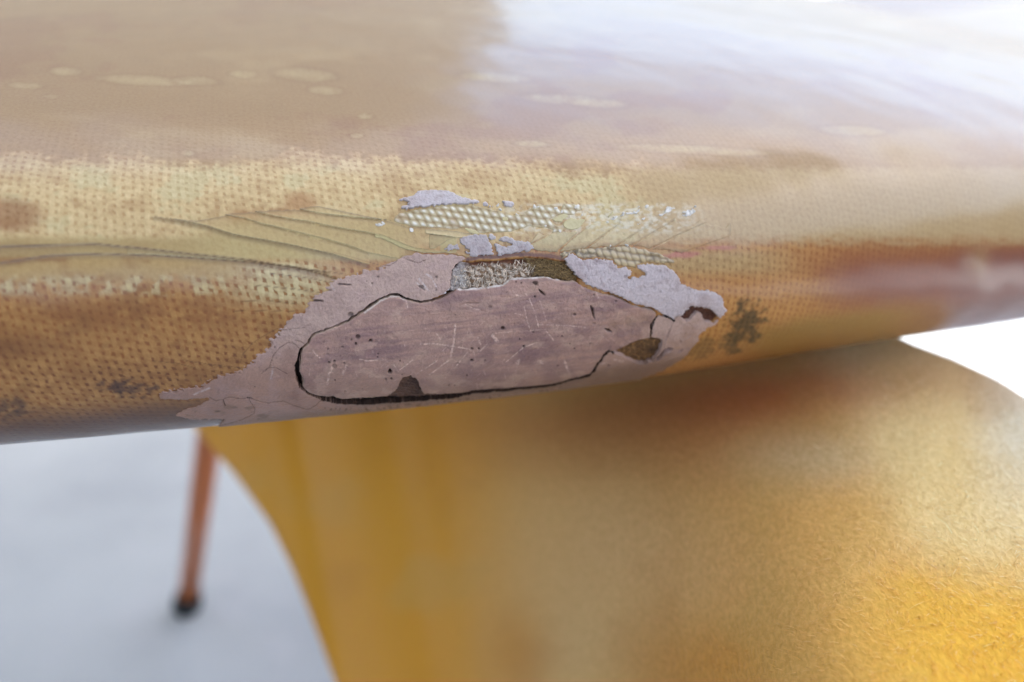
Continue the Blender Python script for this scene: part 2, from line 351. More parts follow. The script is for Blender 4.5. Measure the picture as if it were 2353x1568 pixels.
HAIR_COAT = [ZA(p) for p in ([(980,665),(1060,655),(1180,645)], [(905,940),(930,860),(980,800),(1045,758),(1100,770),(1140,810)], [(1100,740),(1140,750),(1190,775)],
    [(840,1000),(900,950),(960,955),(1040,1000)], [(440,1180),(490,1210),(540,1200),(590,1180),(650,1190),(720,1190)], [(550,1200),(555,1240),(570,1245)],
    [(770,1190),(850,1220),(900,1225),(1010,1210),(1090,1245),(1200,1275)], [(745,1195),(790,1265),(785,1310),(700,1350),(560,1390),(480,1410)],
    [(1320,1190),(1260,1245),(1200,1275)], [(1560,80),(1800,60),(1890,130),(1840,165),(1700,185)], [(1940,110),(2000,135),(2050,150),(2110,125)])]
HAIR_SHELL = [ZA(p) for p in ([(680,915),(700,850),(760,780),(830,730),(900,690),(975,650)], [(640,445),(900,440),(1130,465)], [(620,520),(900,518),(1120,522)],
    [(830,165),(1000,195),(1300,205),(1480,235)], [(900,230),(1200,262),(1420,310)], [(780,320),(1100,350),(1340,385)], [(240,900),(450,935),(690,960)],
    [(100,1010),(140,1060)], [(370,1040),(400,1100)], [(470,1030),(485,1080)], [(0,905),(200,925),(330,960)], [(1250,50),(1420,75),(1560,110),(1780,175)])]
EDGE_CREEP = [ZA([(1310,1210),(1240,1262),(1600,1268),(1900,1262),(2353,1235)]), ZB([(0,1520),(400,1490),(700,1460),(1100,1420),(1250,1390)])]

SCR = [ (ZB([(575,985),(565,1100),(545,1190)]),2.0,.9), (ZB([(350,1113),(440,1108),(560,1125),(670,1142)]),1.4,.9), (ZB([(410,1305),(530,1215)]),1.4,.8),
  (ZB([(325,1300),(460,1215)]),1.3,.8), (ZB([(300,1212),(215,1278)]),1.3,.7), (ZB([(900,1228),(1010,1135),(1100,1100)]),1.0,.8), (ZB([(1015,870),(1035,960),(1060,1030)]),.9,.8),
  (ZB([(1050,820),(1085,910),(1110,1000)]),1.0,.9), (ZB([(1115,830),(1140,900),(1160,965)]),.9,.8), (ZB([(1100,985),(1300,992),(1420,1005)]),1.0,.7), (ZB([(830,1040),(960,1030),(1160,1015)]),1.0,.5),
  (ZB([(635,855),(680,878),(730,895)]),1.2,1.0), (ZB([(945,768),(960,795),(990,803)]),1.4,1.0), (ZB([(1020,785),(1035,800)]),1.2,.8), (ZB([(1275,1215),(1288,1250),(1302,1285)]),2.4,.9),
  (ZB([(455,1045),(480,1080)]),1.5,.8), (ZB([(718,1072),(735,1112)]),2.2,.8), (ZB([(815,1055),(845,1095)]),3.6,.7), (ZB([(570,1262),(650,1165)]),1.2,.7), (ZB([(690,1150),(705,1212)]),.8,.7),
  (ZB([(775,1115),(735,1155)]),1.6,.7), (ZB([(950,912),(1010,925)]),1.0,.9), (ZB([(1160,1030),(1205,1085)]),1.3,.9), (ZB([(1510,1050),(1560,1090)]),.7,.6), (ZB([(1440,1060),(1445,1140)]),.7,.5),
  (ZB([(980,1210),(975,1235)]),3.4,.6), (ZB([(1110,1222),(1140,1228)]),3.6,.6), (ZB([(1480,780),(1500,830)]),1.1,.9), (ZB([(260,840),(270,880)]),1.1,.9), (ZB([(1100,1380),(760,1415)]),1.3,.4),
  (ZB([(0,1216),(70,1216)]),1.2,.8), (ZA([(1240,815),(1260,845),(1292,872)]),1.3,.9), (ZA([(1388,945),(1362,1000),(1350,1075)]),2.6,.8), (ZA([(1600,883),(1670,897),(1740,890)]),1.4,.8),
  (ZA([(1497,930),(1468,1000)]),2.4,.5), (ZA([(1215,955),(1210,1005)]),1.2,.6), (ZA([(1565,975),(1580,1015)]),.9,.6), (ZA([(1860,920),(1900,980)]),1.0,.7), (ZB([(1560,1060),(1620,1110)]),.6,.5)]
for _ in range(150):                             # the finer criss-cross of sanding marks
    x0 = random.gauss(560, 300); y0 = random.uniform(960, 1370); an = random.choice([math.radians(random.gauss(-38, 7)), math.radians(random.gauss(68, 8)), math.radians(random.gauss(85, 5))])
    L = random.uniform(14, 60)
    SCR.append((ZB([(x0, y0), (x0 + L * math.cos(an), y0 + L * math.sin(an))]), random.uniform(.35, .8), random.uniform(.2, .6)))
SCR_COAT = [(ZA([(2060,270),(2130,360)]),1.5,.9), (ZA([(2040,300),(2100,350)]),1.2,.9), (ZA([(2150,250),(2190,330)]),1.2,.8), (ZA([(930,950),(918,1040)]),2.2,.6), (ZA([(320,1160),(440,1110)]),2.2,.5), (ZA([(2110,230),(2150,260)]),1.5,.8), (ZA([(1370,300),(1410,365)]),1.0,.6), (ZA([(2320,200),(2345,240),(2310,320)]),2.2,.9),
            (ZB([(1375,560),(1400,600),(1420,640)]),1.2,.9), (ZB([(1510,630),(1530,680),(1535,745)]),1.5,.9), (ZB([(1500,640),(1545,700)]),1.1,.8), (ZB([(1690,700),(1685,745)]),1.4,.8), (ZB([(1720,790),(1745,830)]),1.0,.7), (ZB([(1900,840),(1915,900)]),1.2,.7), (ZB([(1600,810),(1590,770)]),.8,.6), (ZB([(1880,760),(1930,780)]),1.0,.6), (ZB([(2050,760),(2000,820)]),1.0,.4)]
PITS = [ZB([(a, b)])[0] + (r * 0.36, k) for a, b, r, k in [(880,1010,13,1),(680,1213,10,1),(1015,1128,9,1),(155,1287,11,1),(163,1330,8,.7),(128,1335,9,.6),(1090,722,15,.6),(1340,922,10,.7),(30,1092,10,.9),(797,873,12,.4),(1605,835,7,.7),(988,1083,6,1),(680,1140,9,.9),
   (725,1140,7,.9),(650,1310,6,.9),(535,1373,5,.9),(1340,1138,6,.9),(1085,808,7,.9),(1463,797,8,.5),(1415,828,6,.5),(1232,1247,7,.7),(1466,980,9,.5),(1535,1295,6,.6),(1440,1105,6,.7),(965,713,6,.8),(998,722,5,.9),(905,780,4,1),(75,1195,5,.9),(1215,880,4,.8),(575,922,4,1),(1260,1058,5,.9),(1310,1108,5,.9),(765,1212,5,.9),(590,1232,5,.9),(570,1375,5,.9),(1075,1035,5,.9),(300,1430,8,.5)]]
PITS += [ZA([(a, b)])[0] + (r * 0.30, k) for a, b, r, k in [(1585,713,18,.8),(1683,745,13,.9),(1570,765,11,.9),(1535,738,9,.7),(1403,898,9,.9),(1363,908,9,.9),(1405,935,19,.5),(1835,980,15,1),(1480,912,9,.6),(1410,1048,7,1),(1465,790,9,.6),(1740,845,5,1),(1910,898,6,.9),(1355,805,6,.6),(1350,845,9,.4),(1490,1135,9,.4)]]
for _ in range(240):
    x0, y0 = random.uniform(500, 1310), random.uniform(645, 905); PITS.append((x0, y0, random.choice([.6, .8, .8, 1.1]), random.uniform(.4, 1)))
SLITS = [(ZB([(1112,765),(1130,782),(1150,800)]),[1.0,2.6,.8],1), (ZB([(1445,870),(1455,895),(1462,935),(1470,950)]),[2.0,3.0,1.7,.4],.75), (ZB([(1460,880),(1465,930)]),[.5,.9],1), (ZB([(1535,1012),(1560,1025),(1582,1036)]),[1.0,3.0,.6],1),
         (ZB([(1075,722),(1095,730)]),[3.0,3.0],.5), (ZB([(155,1275),(150,1290)]),[2.0,3.0],1), (ZB([(1070,1030),(1200,1060)]),[0,0],0), (ZB([(645,850),(720,850)]),[1.0,1.6],.35), (ZA([(1500,545),(1560,535)]),[4.0,3.4],.55)]
COAT_PITS = [ZA([(a, b)])[0] + (r * 0.3, k) for a, b, r, k in [(1530,545,20,.7),(1740,255,9,.6),(1695,305,6,.8),(1655,290,5,.8),(1590,285,6,.6),(2190,255,11,.6),(2085,330,12,.6),(2190,355,7,.6),(790,1100,5,.9),(1600,450,6,.5),(945,795,8,.6)]]
COAT_PITS += [ZB([(a, b)])[0] + (r * 0.36, k) for a, b, r, k in [(1665,680,12,.35),(1885,775,8,.35),(1480,585,4,.6),(1530,655,4,.6),(1770,755,22,.1)]]
COAT_SLITS = [(ZA([(1440,312),(1530,318)]),[2.0,1.2],.7), (ZA([(1300,362),(1380,358)]),[2.6,1.2],.7), (ZA([(1225,437),(1310,442)]),[2.6,1.6],.8), (ZA([(560,1240),(540,1200)]),[.8,.4],.9), (ZA([(735,1188),(765,1192)]),[2.2,1.6],1.0), (ZB([(345,745),(375,765)]),[2.0,1.0],.6), (ZB([(1690,700),(1686,740)]),[1.2,.5],.7)]

# ------------------------------------------------------------------ colours of the shell (dye in the resin, stains, some painted shade and reflection)
def blend(c, m, rgb):
    return c + (lin(rgb) - c) * m[..., None]

def shell_colour(u, v):
    nx = fbm(u / 90, v / 60, 4, 3); ny = fbm(u / 70, v / 50, 4, 9); jag = fbm(u / 16, v / 10, 3, 17); big = fbm(u / 260, v / 70, 4, 29)
    sh = u.shape + (3,)
    th = np.zeros(sh) + lin((190, 142, 80)); rs = np.zeros(sh) + lin((148, 86, 36)); con = np.full(u.shape, 0.82) + .25 * fbm(u / 60, v / 40, 3, 111)
    def put(m, a, b, k=None):
        nonlocal th, rs, con
        th = blend(th, m, a); rs = blend(rs, m, b)
        if k is not None: con = con * (1 - m) + k * m
    # deck: tan with darker and paler drifts
    top = ss(388, 352, v + 22 * jag + 34 * nx + np.where(u > 1000, -(u - 1000) * 0.055, 0))
    put(top, (184, 150, 104), (158, 122, 78), 0.34)
    put(top * ss(345, 240, v), (174, 142, 98), (156, 122, 80), 0.1)
    put(top * ss(0.12, 0.6, big) * 0.4, (204, 180, 132), (184, 152, 106))
    put(top * ss(-0.15, -0.45, big + 0.3 * ny) * 0.5, (160, 116, 82), (140, 98, 66))
    # pale flecks and drips high on the deck
    for (x0, y0, a, b) in ((330,185,85,9),(700,172,55,12),(748,208,32,8),(450,186,40,8),(560,171,26,7),(60,197,30,6),(150,164,28,8),(118,222,14,4),(430,352,14,5),(1140,178,65,9),(1290,228,75,9),(1380,238,50,8),(840,268,14,5),(820,312,12,5),(90,388,18,8),(1220,330,30,6),(1960,300,60,9),(1600,345,140,8)):
        q = ((u - x0) / a) ** 2 + ((v - y0 - (u - x0) * 0.05) / b) ** 2
        put(ss(2.6, -1.0, q + 1.6 * jag) * .5, (206, 186, 136), (190, 166, 116), 0.3)
        put(ss(3.4, 1.8, q + jag) * ss(1.0, 1.9, q) * 0.2, (136, 92, 62), (116, 78, 50))
    # cream band
    lo = 560 + np.clip((u - 1100) * -0.02, -25, 30)
    band = ss(352, 388, v + 22 * jag + 34 * nx + np.where(u > 1000, -(u - 1000) * 0.055, 0)) * ss(lo + 14, lo - 6, v + 6 * jag) * ss(1700, 1400, u)
    put(band, (224, 200, 150), (188, 152, 102), 0.7)
    put(band * ss(0.0, 0.5, nx + .35 * jag) * 0.5, (190, 152, 102), (152, 108, 66))
    put(band * ss(-0.1, -0.4, nx + .3 * jag) * 0.6, (216, 204, 158), (184, 166, 116))
    put(band * ss(110, 40, np.hypot((u - 20), (v - 495) * 2)) * .8, (160, 112, 70), (140, 90, 52))
    put(band * ss(60, 25, np.hypot((u - 560), (v - 505) * 2.0)) * .8, (178, 128, 80), (158, 108, 62), .4)
    put(band * ss(60, 20, np.hypot((u - 690), (v - 468) * 1.6)) * .7, (184, 138, 90), (160, 112, 68), .5)
    put(band * ss(40, 18, np.hypot((u - 640), (v - 492) * 2)) * .6, (178, 128, 80), (158, 108, 62), .4)
    # smooth resin below the band, left of the crazing
    sm = ss(545, 565, v) * ss(660, 630, v + 18 * jag + (u - 300) * 0.02) * ss(640, 520, u)
    put(sm, (192, 162, 104), (172, 134, 78), 0.22)
    put(sm * ss(0.0, 0.4, ny), (160, 116, 68), (148, 102, 56))
    olive = ss(535, 555, v) * ss(600, 585, v) * ss(620, 480, u)
    put(olive * .7, (184, 162, 112), (172, 146, 96), 0.15)
    put(ss(480, 530, v) * ss(608, 590, v) * ss(380, 560, u) * ss(980, 900, u), (198, 178, 124), (182, 154, 100), 0.3)
    # rail: two brown runs of dye and cream flecks between
    rail = ss(630, 655, v + 10 * jag) * ss(1250, 1100, u)
    br1 = rail * np.exp(-((v - 722 - 16 * nx - (u - 200) * -0.02) / 42) ** 2) * ss(600, 470, u + 60 * ny)
    br1 = br1 * ss(-.5, .25, nx + .5 * jag); put(br1 * .85, (150, 98, 50), (128, 76, 36), 0.5)
    br2 = np.exp(-((v - 800 - (u) * 0.02) / 34) ** 2) * ss(220, 20, u + 60 * ny)
    put(br2 * .8, (128, 80, 40), (108, 62, 28), 0.4)
    put(rail * np.exp(-((v - 862 - 14 * nx) / 26) ** 2) * ss(560, 420, abs(u - 420) + 220 + 60 * ny) * .5, (126, 78, 42), (98, 56, 28), .7)
    put(rail * ss(.1, .45, fbm(u / 45, v / 30, 3, 51)) * .5, (146, 100, 52), (120, 72, 34))
    # cream weave beside the filler
    cw = np.exp(-(((u - 655) / 105) ** 2 + ((v - 640) / 62) ** 4)) * ss(600, 575, v * -1 + 1190)
    put(np.clip(cw * 1.3, 0, 1), (212, 194, 146), (152, 106, 58), 1.0)
    fl = ss(626, 640, v) * ss(686, 668, v) * ss(640, 560, u)
    put(fl * ss(-.1, .15, fbm(u / 18, v / 30, 2, 77)) * .8, (204, 184, 134), (150, 104, 58), 1.0)
    # underside of the rail: darker dye, with its shade painted in
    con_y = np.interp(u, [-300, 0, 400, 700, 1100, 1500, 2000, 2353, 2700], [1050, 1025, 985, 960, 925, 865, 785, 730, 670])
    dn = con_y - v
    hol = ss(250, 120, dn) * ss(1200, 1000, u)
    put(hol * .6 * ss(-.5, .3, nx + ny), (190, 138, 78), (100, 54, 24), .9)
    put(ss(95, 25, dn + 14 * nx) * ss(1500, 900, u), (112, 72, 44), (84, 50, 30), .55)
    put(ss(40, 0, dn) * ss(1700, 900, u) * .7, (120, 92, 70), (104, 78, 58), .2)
    # right hand rail
    rr = ss(1320, 1520, u + 40 * nx) * ss(540, 590, v + 12 * jag)
    put(rr, (198, 144, 82), (158, 98, 50), 0.8)
    put(rr * ss(560, 590, v) * ss(650, 610, v) * ss(1900, 1700, u) * .8, (196, 168, 118), (164, 132, 90), 0.8)
    rb = ss(1800, 2000, u + 60 * nx) * np.exp(-((v - (650 - (u - 2000) * .05)) / 82) ** 2)
    put(rb, (142, 72, 48), (124, 58, 40), 0.35)
    put(ss(1650, 1800, u) * ss(95, 50, dn + 12 * nx) * ss(2200, 2000, u), (158, 122, 62), (142, 102, 48), .5)
    put(ss(2000, 2250, u) * ss(70, 20, dn) * .8, (128, 88, 74), (116, 76, 62), .1)  # rim along the contour, a reflection from below painted in
    put(rr * ss(2150, 2250, u) * ss(540, 600, v) * .6, (132, 74, 62), (122, 66, 54), .2)
    put(ss(1350, 1560, u + 50 * nx) * ss(375, 400, v + 12 * jag) * ss(575, 535, v + 14 * jag), (200, 172, 126), (178, 146, 100), .35)
    fz_ = ss(1120, 1200, u) * ss(1660, 1480, u) * ss(462, 476, v + 8 * jag) * ss(548, 520, v + 8 * jag)
    put(fz_ * ss(-.25, .35, fbm(u / 11, v / 6, 3, 171)) * .75, (232, 226, 206), (214, 204, 176), .7)
    # rose streak
    q = ((u - 1568) / 46) ** 2 + ((v - 586 + (u - 1568) * .04) / 8) ** 2
    put(ss(1.5, .2, q + .8 * jag) * .55, (198, 110, 118), (178, 84, 96), .5)
    put(ss(1.5, .2, ((u - 1650) / 40) ** 2 + ((v - 570) / 6) ** 2 + jag) * .5, (190, 110, 112), (170, 90, 96), .5)
    # black spots of dirt under the glass
    mk_ = fbm(u / 14, v / 12, 4, 61)
    q = ((u - 1712 - (v - 745) * -.25) / 42) ** 2 + ((v - 745) / 52) ** 2
    put(ss(1.6, .2, q + 1.7 * mk_) * .95, (88, 66, 44), (46, 36, 26), .8)
    q = ((u - 1590) / 120) ** 2 + ((v - 800 + (u - 1590) * .12) / 24) ** 2
    put(ss(1.3, .1, q + 2.2 * mk_) * .5, (104, 84, 54), (70, 56, 36), .8)
    q = ((u - 285) / 62) ** 2 + ((v - 893) / 20) ** 2
    put(ss(1.4, .1, q + 2.0 * mk_) * .85, (84, 56, 48), (48, 30, 28), .8)
    put(ss(1.3, .1, ((u - 10) / 60) ** 2 + ((v - 940) / 24) ** 2 + 1.6 * mk_) * .7, (86, 58, 44), (52, 32, 28), .8)
    # crack lines, with soft shade under the lifted resin painted in
    for L, w in ((L7A, 1.1), (L7B, 1.0)):
        dl = dline(u, v, L, 22); L_ = np.asarray(L)
        below = v > np.interp(u, L_[:, 0], L_[:, 1])
        put(ss(w + .6, w * .2, dl) * .75, (104, 76, 50), (92, 64, 40), .1)
        put(np.where(below, ss(16, 2, dl) * .45, 0), (136, 110, 84), (124, 96, 70), .1)
    dl = dline(u, v, L1, 22); below = v > np.interp(u, [p[0] for p in L1], [p[1] for p in L1])
    put(np.where(below, ss(14, 1, dl) * .6, ss(1.5, .2, dl) * .7), (112, 88, 62), (100, 76, 50), .2)
    for H in HAIR_SHELL:
        put(ss(1.5, .3, dline(u, v, H, 6)) * .6, (98, 64, 38), (84, 52, 30))
    return np.clip(th, 0, 1), np.clip(rs, 0, 1), np.clip(con, 0, 1)

# masks shared by the shell and the filler pieces
def warp(u, v):
    return u + 3.4 * fbm(u / 9, v / 9, 3, 5) + 2.6 * fbm(u / 3.2, v / 3.2, 2, 8), v + 2.8 * fbm(u / 9, v / 9, 3, 11) + 2.2 * fbm(u / 3.2, v / 3.2, 2, 14)
def crackd(u, v):
    uu = u + 2.4 * fbm(u / 7, v / 7, 3, 21) + 1.0 * fbm(u / 2.5, v / 2.5, 2, 22); vv = v + 2.4 * fbm(u / 7, v / 7, 3, 23) + 1.0 * fbm(u / 2.5, v / 2.5, 2, 24)
    q = np.full(u.shape, 1e3)
    for pts, ws in CRACK: q = np.minimum(q, dline(uu, vv, pts, 14, ws))
    return q + 1.0 * fbm(u / 4, v / 4, 2, 57)

ALBEDO = 1.0
# ------------------------------------------------------------------ build the board
M_GLASS = mat_glass(); M_PUTTY = mat_putty(); M_FOAM = mat_foam(); M_BARE = mat_cloth_bare()
board = empty('surfboard', (0.1, 0.3, -0.075))
tag(board, 'yellowed surfboard with a cracked pinkish filler repair on its rail, lying on a blanket', 'surfboard')
bpy.context.view_layer.update()
OFF = np.array(board.location)

def seg(*a): return np.unique(np.round(np.concatenate(a), 7))
sa = seg(np.arange(-.42, -.1, .01), np.arange(-.1, -.047, .0005), np.arange(-.047, .056, .00016), np.arange(.056, .16, .0006), np.arange(.16, .3, .004), np.arange(.3, .75, .012))
tmax = STT[-1]
ta = seg(np.arange(STT[0], -.03, .001), np.arange(-.03, .032, .00017), np.arange(.032, .08, .0006), np.arange(.08, .3, .004), np.arange(.3, tmax, .01), [tmax])
P, N, S_, T_ = surf(sa, ta)
u, v, dep = proj(P); vis = (dep > .05) & (T_ < .3)
u = np.where(vis, u, 9e3); v = np.where(vis, v, 9e3)
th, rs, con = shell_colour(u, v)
uw, vw = warp(u, v)
union = np.zeros(u.shape, bool)
for pl in (PLUG, COAT, LOWR, FLAKE_R, FOAM_TOP, FOAM_EYE, FOAM_NICK): union |= inpoly(u, v, pl)
def blur(m, k=7):
    m = m.astype(np.float32)
    ker = np.ones(k) / k
    m = np.apply_along_axis(lambda a: np.convolve(a, ker, 'same'), 0, m)
    return np.apply_along_axis(lambda a: np.convolve(a, ker, 'same'), 1, m)
si = (sa > -.05) & (sa < .058); ti = ta < .034
ub = np.zeros(u.shape, np.float32); ub[np.ix_(si, ti)] = blur(union[np.ix_(si, ti)], 11)
sink = ss(.86, 1.0, ub)
H = -0.0014 * sink
H += 0.00012 * fbm(S_ / .03, T_ / .03, 3, 41) + 0.00002 * fbm(S_ / .004, T_ / .004, 2, 43)
for L, a in ((L7A, .00012), (L7B, .00010)):       # lifted lips along the two long cracks
    dl = dline(u, v, L, 30); L_ = np.asarray(L); up = v < np.interp(u, L_[:, 0], L_[:, 1])
    H += np.where(up, a * np.exp(-dl / 9), -a * .4 * np.exp(-dl / 6)) * (dl < 200)
tb = dline(u, v, ZB([(655,575),(740,556),(830,556),(900,545),(1010,540),(1120,545),(1220,556),(1290,580)]), 12) + 3 * fbm(u / 6, v / 4, 3, 151)
th = blend(th, ss(7, 3, tb) * .9, (116, 66, 42)); rs = blend(rs, ss(7, 3, tb) * .9, (92, 50, 32))
# healed ding far along the rail: a resin bump
q = ((u - 2248) / 26) ** 2 + ((v - 588) / 46) ** 2
H += 0.0004 * np.exp(-q) * (v < 5e3); th = blend(th, np.exp(-q) * .7 * (v > 560), (172, 130, 90)); rs = blend(rs, np.exp(-q) * .7 * (v > 560), (160, 118, 80))
dark = ss(.92, 1.0, ub)
th = blend(th, dark, (44, 30, 22)); rs = blend(rs, dark, (34, 24, 18)); con = con * (1 - dark)
aux = np.stack([con, dark * .5 + 0.02, ss(.88, .98, ub)], -1)
Pd = P + N * H[..., None]
nS, nT = len(sa), len(ta)
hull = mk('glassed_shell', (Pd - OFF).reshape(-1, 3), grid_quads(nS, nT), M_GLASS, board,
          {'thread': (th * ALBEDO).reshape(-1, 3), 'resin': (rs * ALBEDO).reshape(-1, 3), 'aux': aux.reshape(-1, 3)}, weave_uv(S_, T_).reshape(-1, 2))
# close the two cut ends of the board
for row in (0, nS - 1):
    ring = (Pd[row] - OFF); cc = ring.mean(0); VV = np.vstack([ring, cc]); F = np.array([(k, k + 1, nT) for k in range(nT - 1)])
    n_ = len(VV)
    mk('end_cap', VV, F, M_GLASS, board, {'thread': np.tile(lin((160, 124, 78)), (n_, 1)), 'resin': np.tile(lin((124, 78, 38)), (n_, 1)), 'aux': np.tile([.3, .02, 0], (n_, 1))}, VV[:, :2] / PIT)
del Pd, th, rs, con, aux, H, uw, vw, ub, sink

# dense patch of the rail for all the broken pieces
gs = np.arange(-.047, .0555, .0001); gt = np.arange(-.028, .0275, .0001)
GP, GN, GS, GT = surf(gs, gt)
gu, gv, gd = proj(GP); nG = len(gt)
gwu, gwv = warp(gu, gv); gc = crackd(gu, gv)
QI = grid_quads(len(gs), nG)

def piece(name, mask, h, col, mat, extra=None, drop=0.0007, uv=False, label=None, skirt_col=None, relax=2):
    fm = mask.ravel()[QI].all(1); q = QI[fm]
    if len(q) < 4: return None
    ids, inv = np.unique(q.ravel(), return_inverse=True); q = inv.reshape(-1, 4)
    Pq = GP.reshape(-1, 3)[ids]; Nq = GN.reshape(-1, 3)[ids]; hq = h.ravel()[ids]
    V = Pq + Nq * hq[:, None]
    # sides down into the board
    e = np.concatenate([q[:, [0, 1]], q[:, [1, 2]], q[:, [2, 3]], q[:, [3, 0]]]); key = np.sort(e, 1); kk = key[:, 0].astype(np.int64) * len(V) + key[:, 1]
    un, ix, ct = np.unique(kk, return_index=True, return_counts=True); be = e[ix[ct == 1]]
    # relax the outline a little so that it does not follow the grid
    nb = np.zeros((len(V), 3)); cn = np.zeros(len(V))
    for _ in range(relax):
        nb[:] = 0; cn[:] = 0
        np.add.at(nb, be[:, 0], V[be[:, 1]]); np.add.at(nb, be[:, 1], V[be[:, 0]]); np.add.at(cn, be[:, 0], 1); np.add.at(cn, be[:, 1], 1)
        mv = cn > 0; V[mv] = V[mv] * .4 + nb[mv] / cn[mv, None] * .6
    bv, binv = np.unique(be.ravel(), return_inverse=True); binv = binv.reshape(-1, 2)
    n0 = len(V); V2 = V[bv] - Nq[bv] * drop
    sq = np.stack([be[:, 1], be[:, 0], n0 + binv[:, 0], n0 + binv[:, 1]], -1)
    Vt = np.vstack([V, V2]) - OFF; Q = np.vstack([q, sq])
    cols = {}
    for nm, c in col.items():
        cq = c.reshape(-1, c.shape[-1])[ids]; c2 = cq[bv] if (skirt_col is None or nm == 'aux') else np.tile(lin(skirt_col), (len(bv), 1))
        cols[nm] = np.vstack([cq, c2])
    uvs = None
    if uv:
        w_ = weave_uv(GS, GT).reshape(-1, 2)[ids]; uvs = np.vstack([w_, w_[bv]])
    o = mk(name, Vt, Q, mat, board, cols, uvs)
    if label: o['label'] = label
    return o

def marks(u, v, h, c, scr, pits, slits, dark=(58, 40, 34), light=(236, 206, 190)):
    for pts, w, k in scr:
        w = w * 1.1; dl = dline(u, v, pts, 8); n_ = np.clip(.55 + 1.3 * fbm(u / 3, v / 3, 2, 71), 0, 1.2)
        m = ss(w + .5, max(w - .7, 0), dl) * k * n_ * 1.0
        m = np.clip(m, 0, 1); c = blend(c, m, light); h = h - .00003 * m
    for x0, y0, r, k in pits:
        b = (abs(u - x0) < r * 3) & (abs(v - y0) < r * 3)
        if not b.any(): continue
        m = np.zeros(u.shape); m[b] = ss(r + .5, r - .6, np.hypot(u[b] - x0, (v[b] - y0) * 1.1)) * k
        c = blend(c, m * .9, dark); h = h - .00014 * m * min(r, 3) / 1.5
    for pts, ws, k in slits:
        m = ss(.8, -.6, dline(u, v, pts, 10, ws)) * k
        c = blend(c, m * .95, dark); h = h - .0004 * m
    return h, c

NF = fbm(gu / 5, gv / 5, 3, 81); NM = fbm(gu / 30, gv / 22, 4, 83); NB = fbm(gu / 90, gv / 60, 3, 85); NH = fbm(GS / .006, GT / .006, 3, 87)
streak = fbm(gu / 120, (gv + gu * .12) / 7, 3, 91)
zero3 = np.zeros(gu.shape + (3,))
# the oval plug of filler
inP = inpoly(gu + 2.4 * fbm(gu / 7, gv / 7, 3, 21), gv + 2.4 * fbm(gu / 7, gv / 7, 3, 23), PLUG)
bite = inpoly(gwu, gwv, BITE)
mp = inP & (gc > 0) & ~bite & ~inpoly(gwu, gwv, EYE_HOLE)
edge = np.full(gu.shape, 1e3)
ring = PLUG + [PLUG[0]]; edge = dline(gu, gv, ring, 12)
c = zero3 + lin((184, 148, 134)); c = blend(c, ss(-.1, .5, NB + .4 * streak), (160, 126, 120)); c = blend(c, ss(.0, .5, NM) * .6, (172, 140, 126))
c = blend(c, ss(880, 800, gv) * ss(-.2, .5, streak) * .35, (134, 108, 112)); c = blend(c, ss(830, 900, gv) * .35, (138, 108, 88)); c = blend(c, ss(.05, .5, fbm(gu / 45, gv / 30, 4, 131)) * .5, (138, 108, 108)); c = blend(c, ss(.1, .5, fbm(gu / 30, gv / 18, 4, 133)) * .5, (200, 168, 150))
c = blend(c, ss(4, 1, edge) * .65, (196, 172, 150))
rim = dline(gu, gv + 1.5 * NF, ZB([(570,757),(620,764),(720,757),(800,747),(880,737),(925,697),(1020,690),(1090,688),(1150,680),(1190,690),(1240,701)]), 8); c = blend(c, ss(3.0, .8, rim) * .9, (232, 226, 222))
rim = dline(gu, gv + 1.5 * NF, ZA([(1640,530),(1760,440),(1830,408),(1900,405),(1950,430)]), 8); c = blend(c, ss(2.6, .6, rim) * .8, (222, 210, 198))
h = .00022 + .00012 * NH + .000016 * NF + .00005 * NM - .00018 * ss(5, 0, edge)
h, c = marks(gu, gv, h, c, SCR, PITS, SLITS)
for L in (ZB([(1300,1150),(1420,1080),(1500,1040)]),):
    pass
for x0, y0, r in [ZB([(1590,1000)])[0] + (14,), ZB([(1790,960)])[0] + (18,), ZB([(1690,985)])[0] + (16,)]:
    m = np.exp(-((gu - x0) ** 2 + (gv - y0) ** 2) / r ** 2); h = h - .00022 * m; c = blend(c, m * .35, (134, 108, 84))
piece('filler_plug', mp, h, {'Col': c}, M_PUTTY, drop=.0009, label='oval plug of scratched brown pink filler', skirt_col=(150, 120, 100))
# the spread coat of filler round it
hairc = np.full(gu.shape, 1e3)
for Hh in HAIR_COAT: hairc = np.minimum(hairc, dline(gu + 1.2 * NF, gv + 1.2 * NF, Hh, 6))
def coat_col():
    c = zero3 + lin((192, 164, 152)); c = blend(c, ss(740, 880, gv) * .85, (172, 134, 116)); c = blend(c, ss(-.1, .5, NM) * .35, (180, 152, 148))
    c = blend(c, ss(930, 960, gv + (gu - 700) * .15) * .7, (122, 98, 82))
    return blend(c, ss(0, .5, NB) * .3, (140, 112, 104))
c = coat_col()
edgefall = ss(0, 8, dline(gwu, gwv, COAT[8:48], 14))
c = blend(c, ss(26, 4, dline(gu, gv, ZA([(1060,830),(1060,1100),(1120,1220)]), 30)) * .4 * ss(-.3, .3, NM), (130, 92, 78))
h = .00003 + .00011 * edgefall + .00011 * NH * edgefall + .00003 * NM
creep = ss(5, 1, dline(gu, gv + 3 * NF, EDGE_CREEP[0], 8)) + ss(5, 1, dline(gu, gv + 3 * NF, EDGE_CREEP[1], 8))
c = blend(c, np.clip(creep, 0, 1) * .55 * ss(-.4, .2, NF), (176, 136, 116)); h = h + .00012 * creep * NF
c = blend(c, np.clip(creep, 0, 1) * ss(.1, .5, -NF) * .8, (84, 52, 40))
rim = dline(gu + 1.5 * NF, gv, ZB([(655,590),(600,610),(572,640),(572,690),(562,735),(545,760),(510,790)]), 9); c = blend(c, ss(4.2, 1.2, rim + 1.5 * NF) * .9, (232, 230, 236))
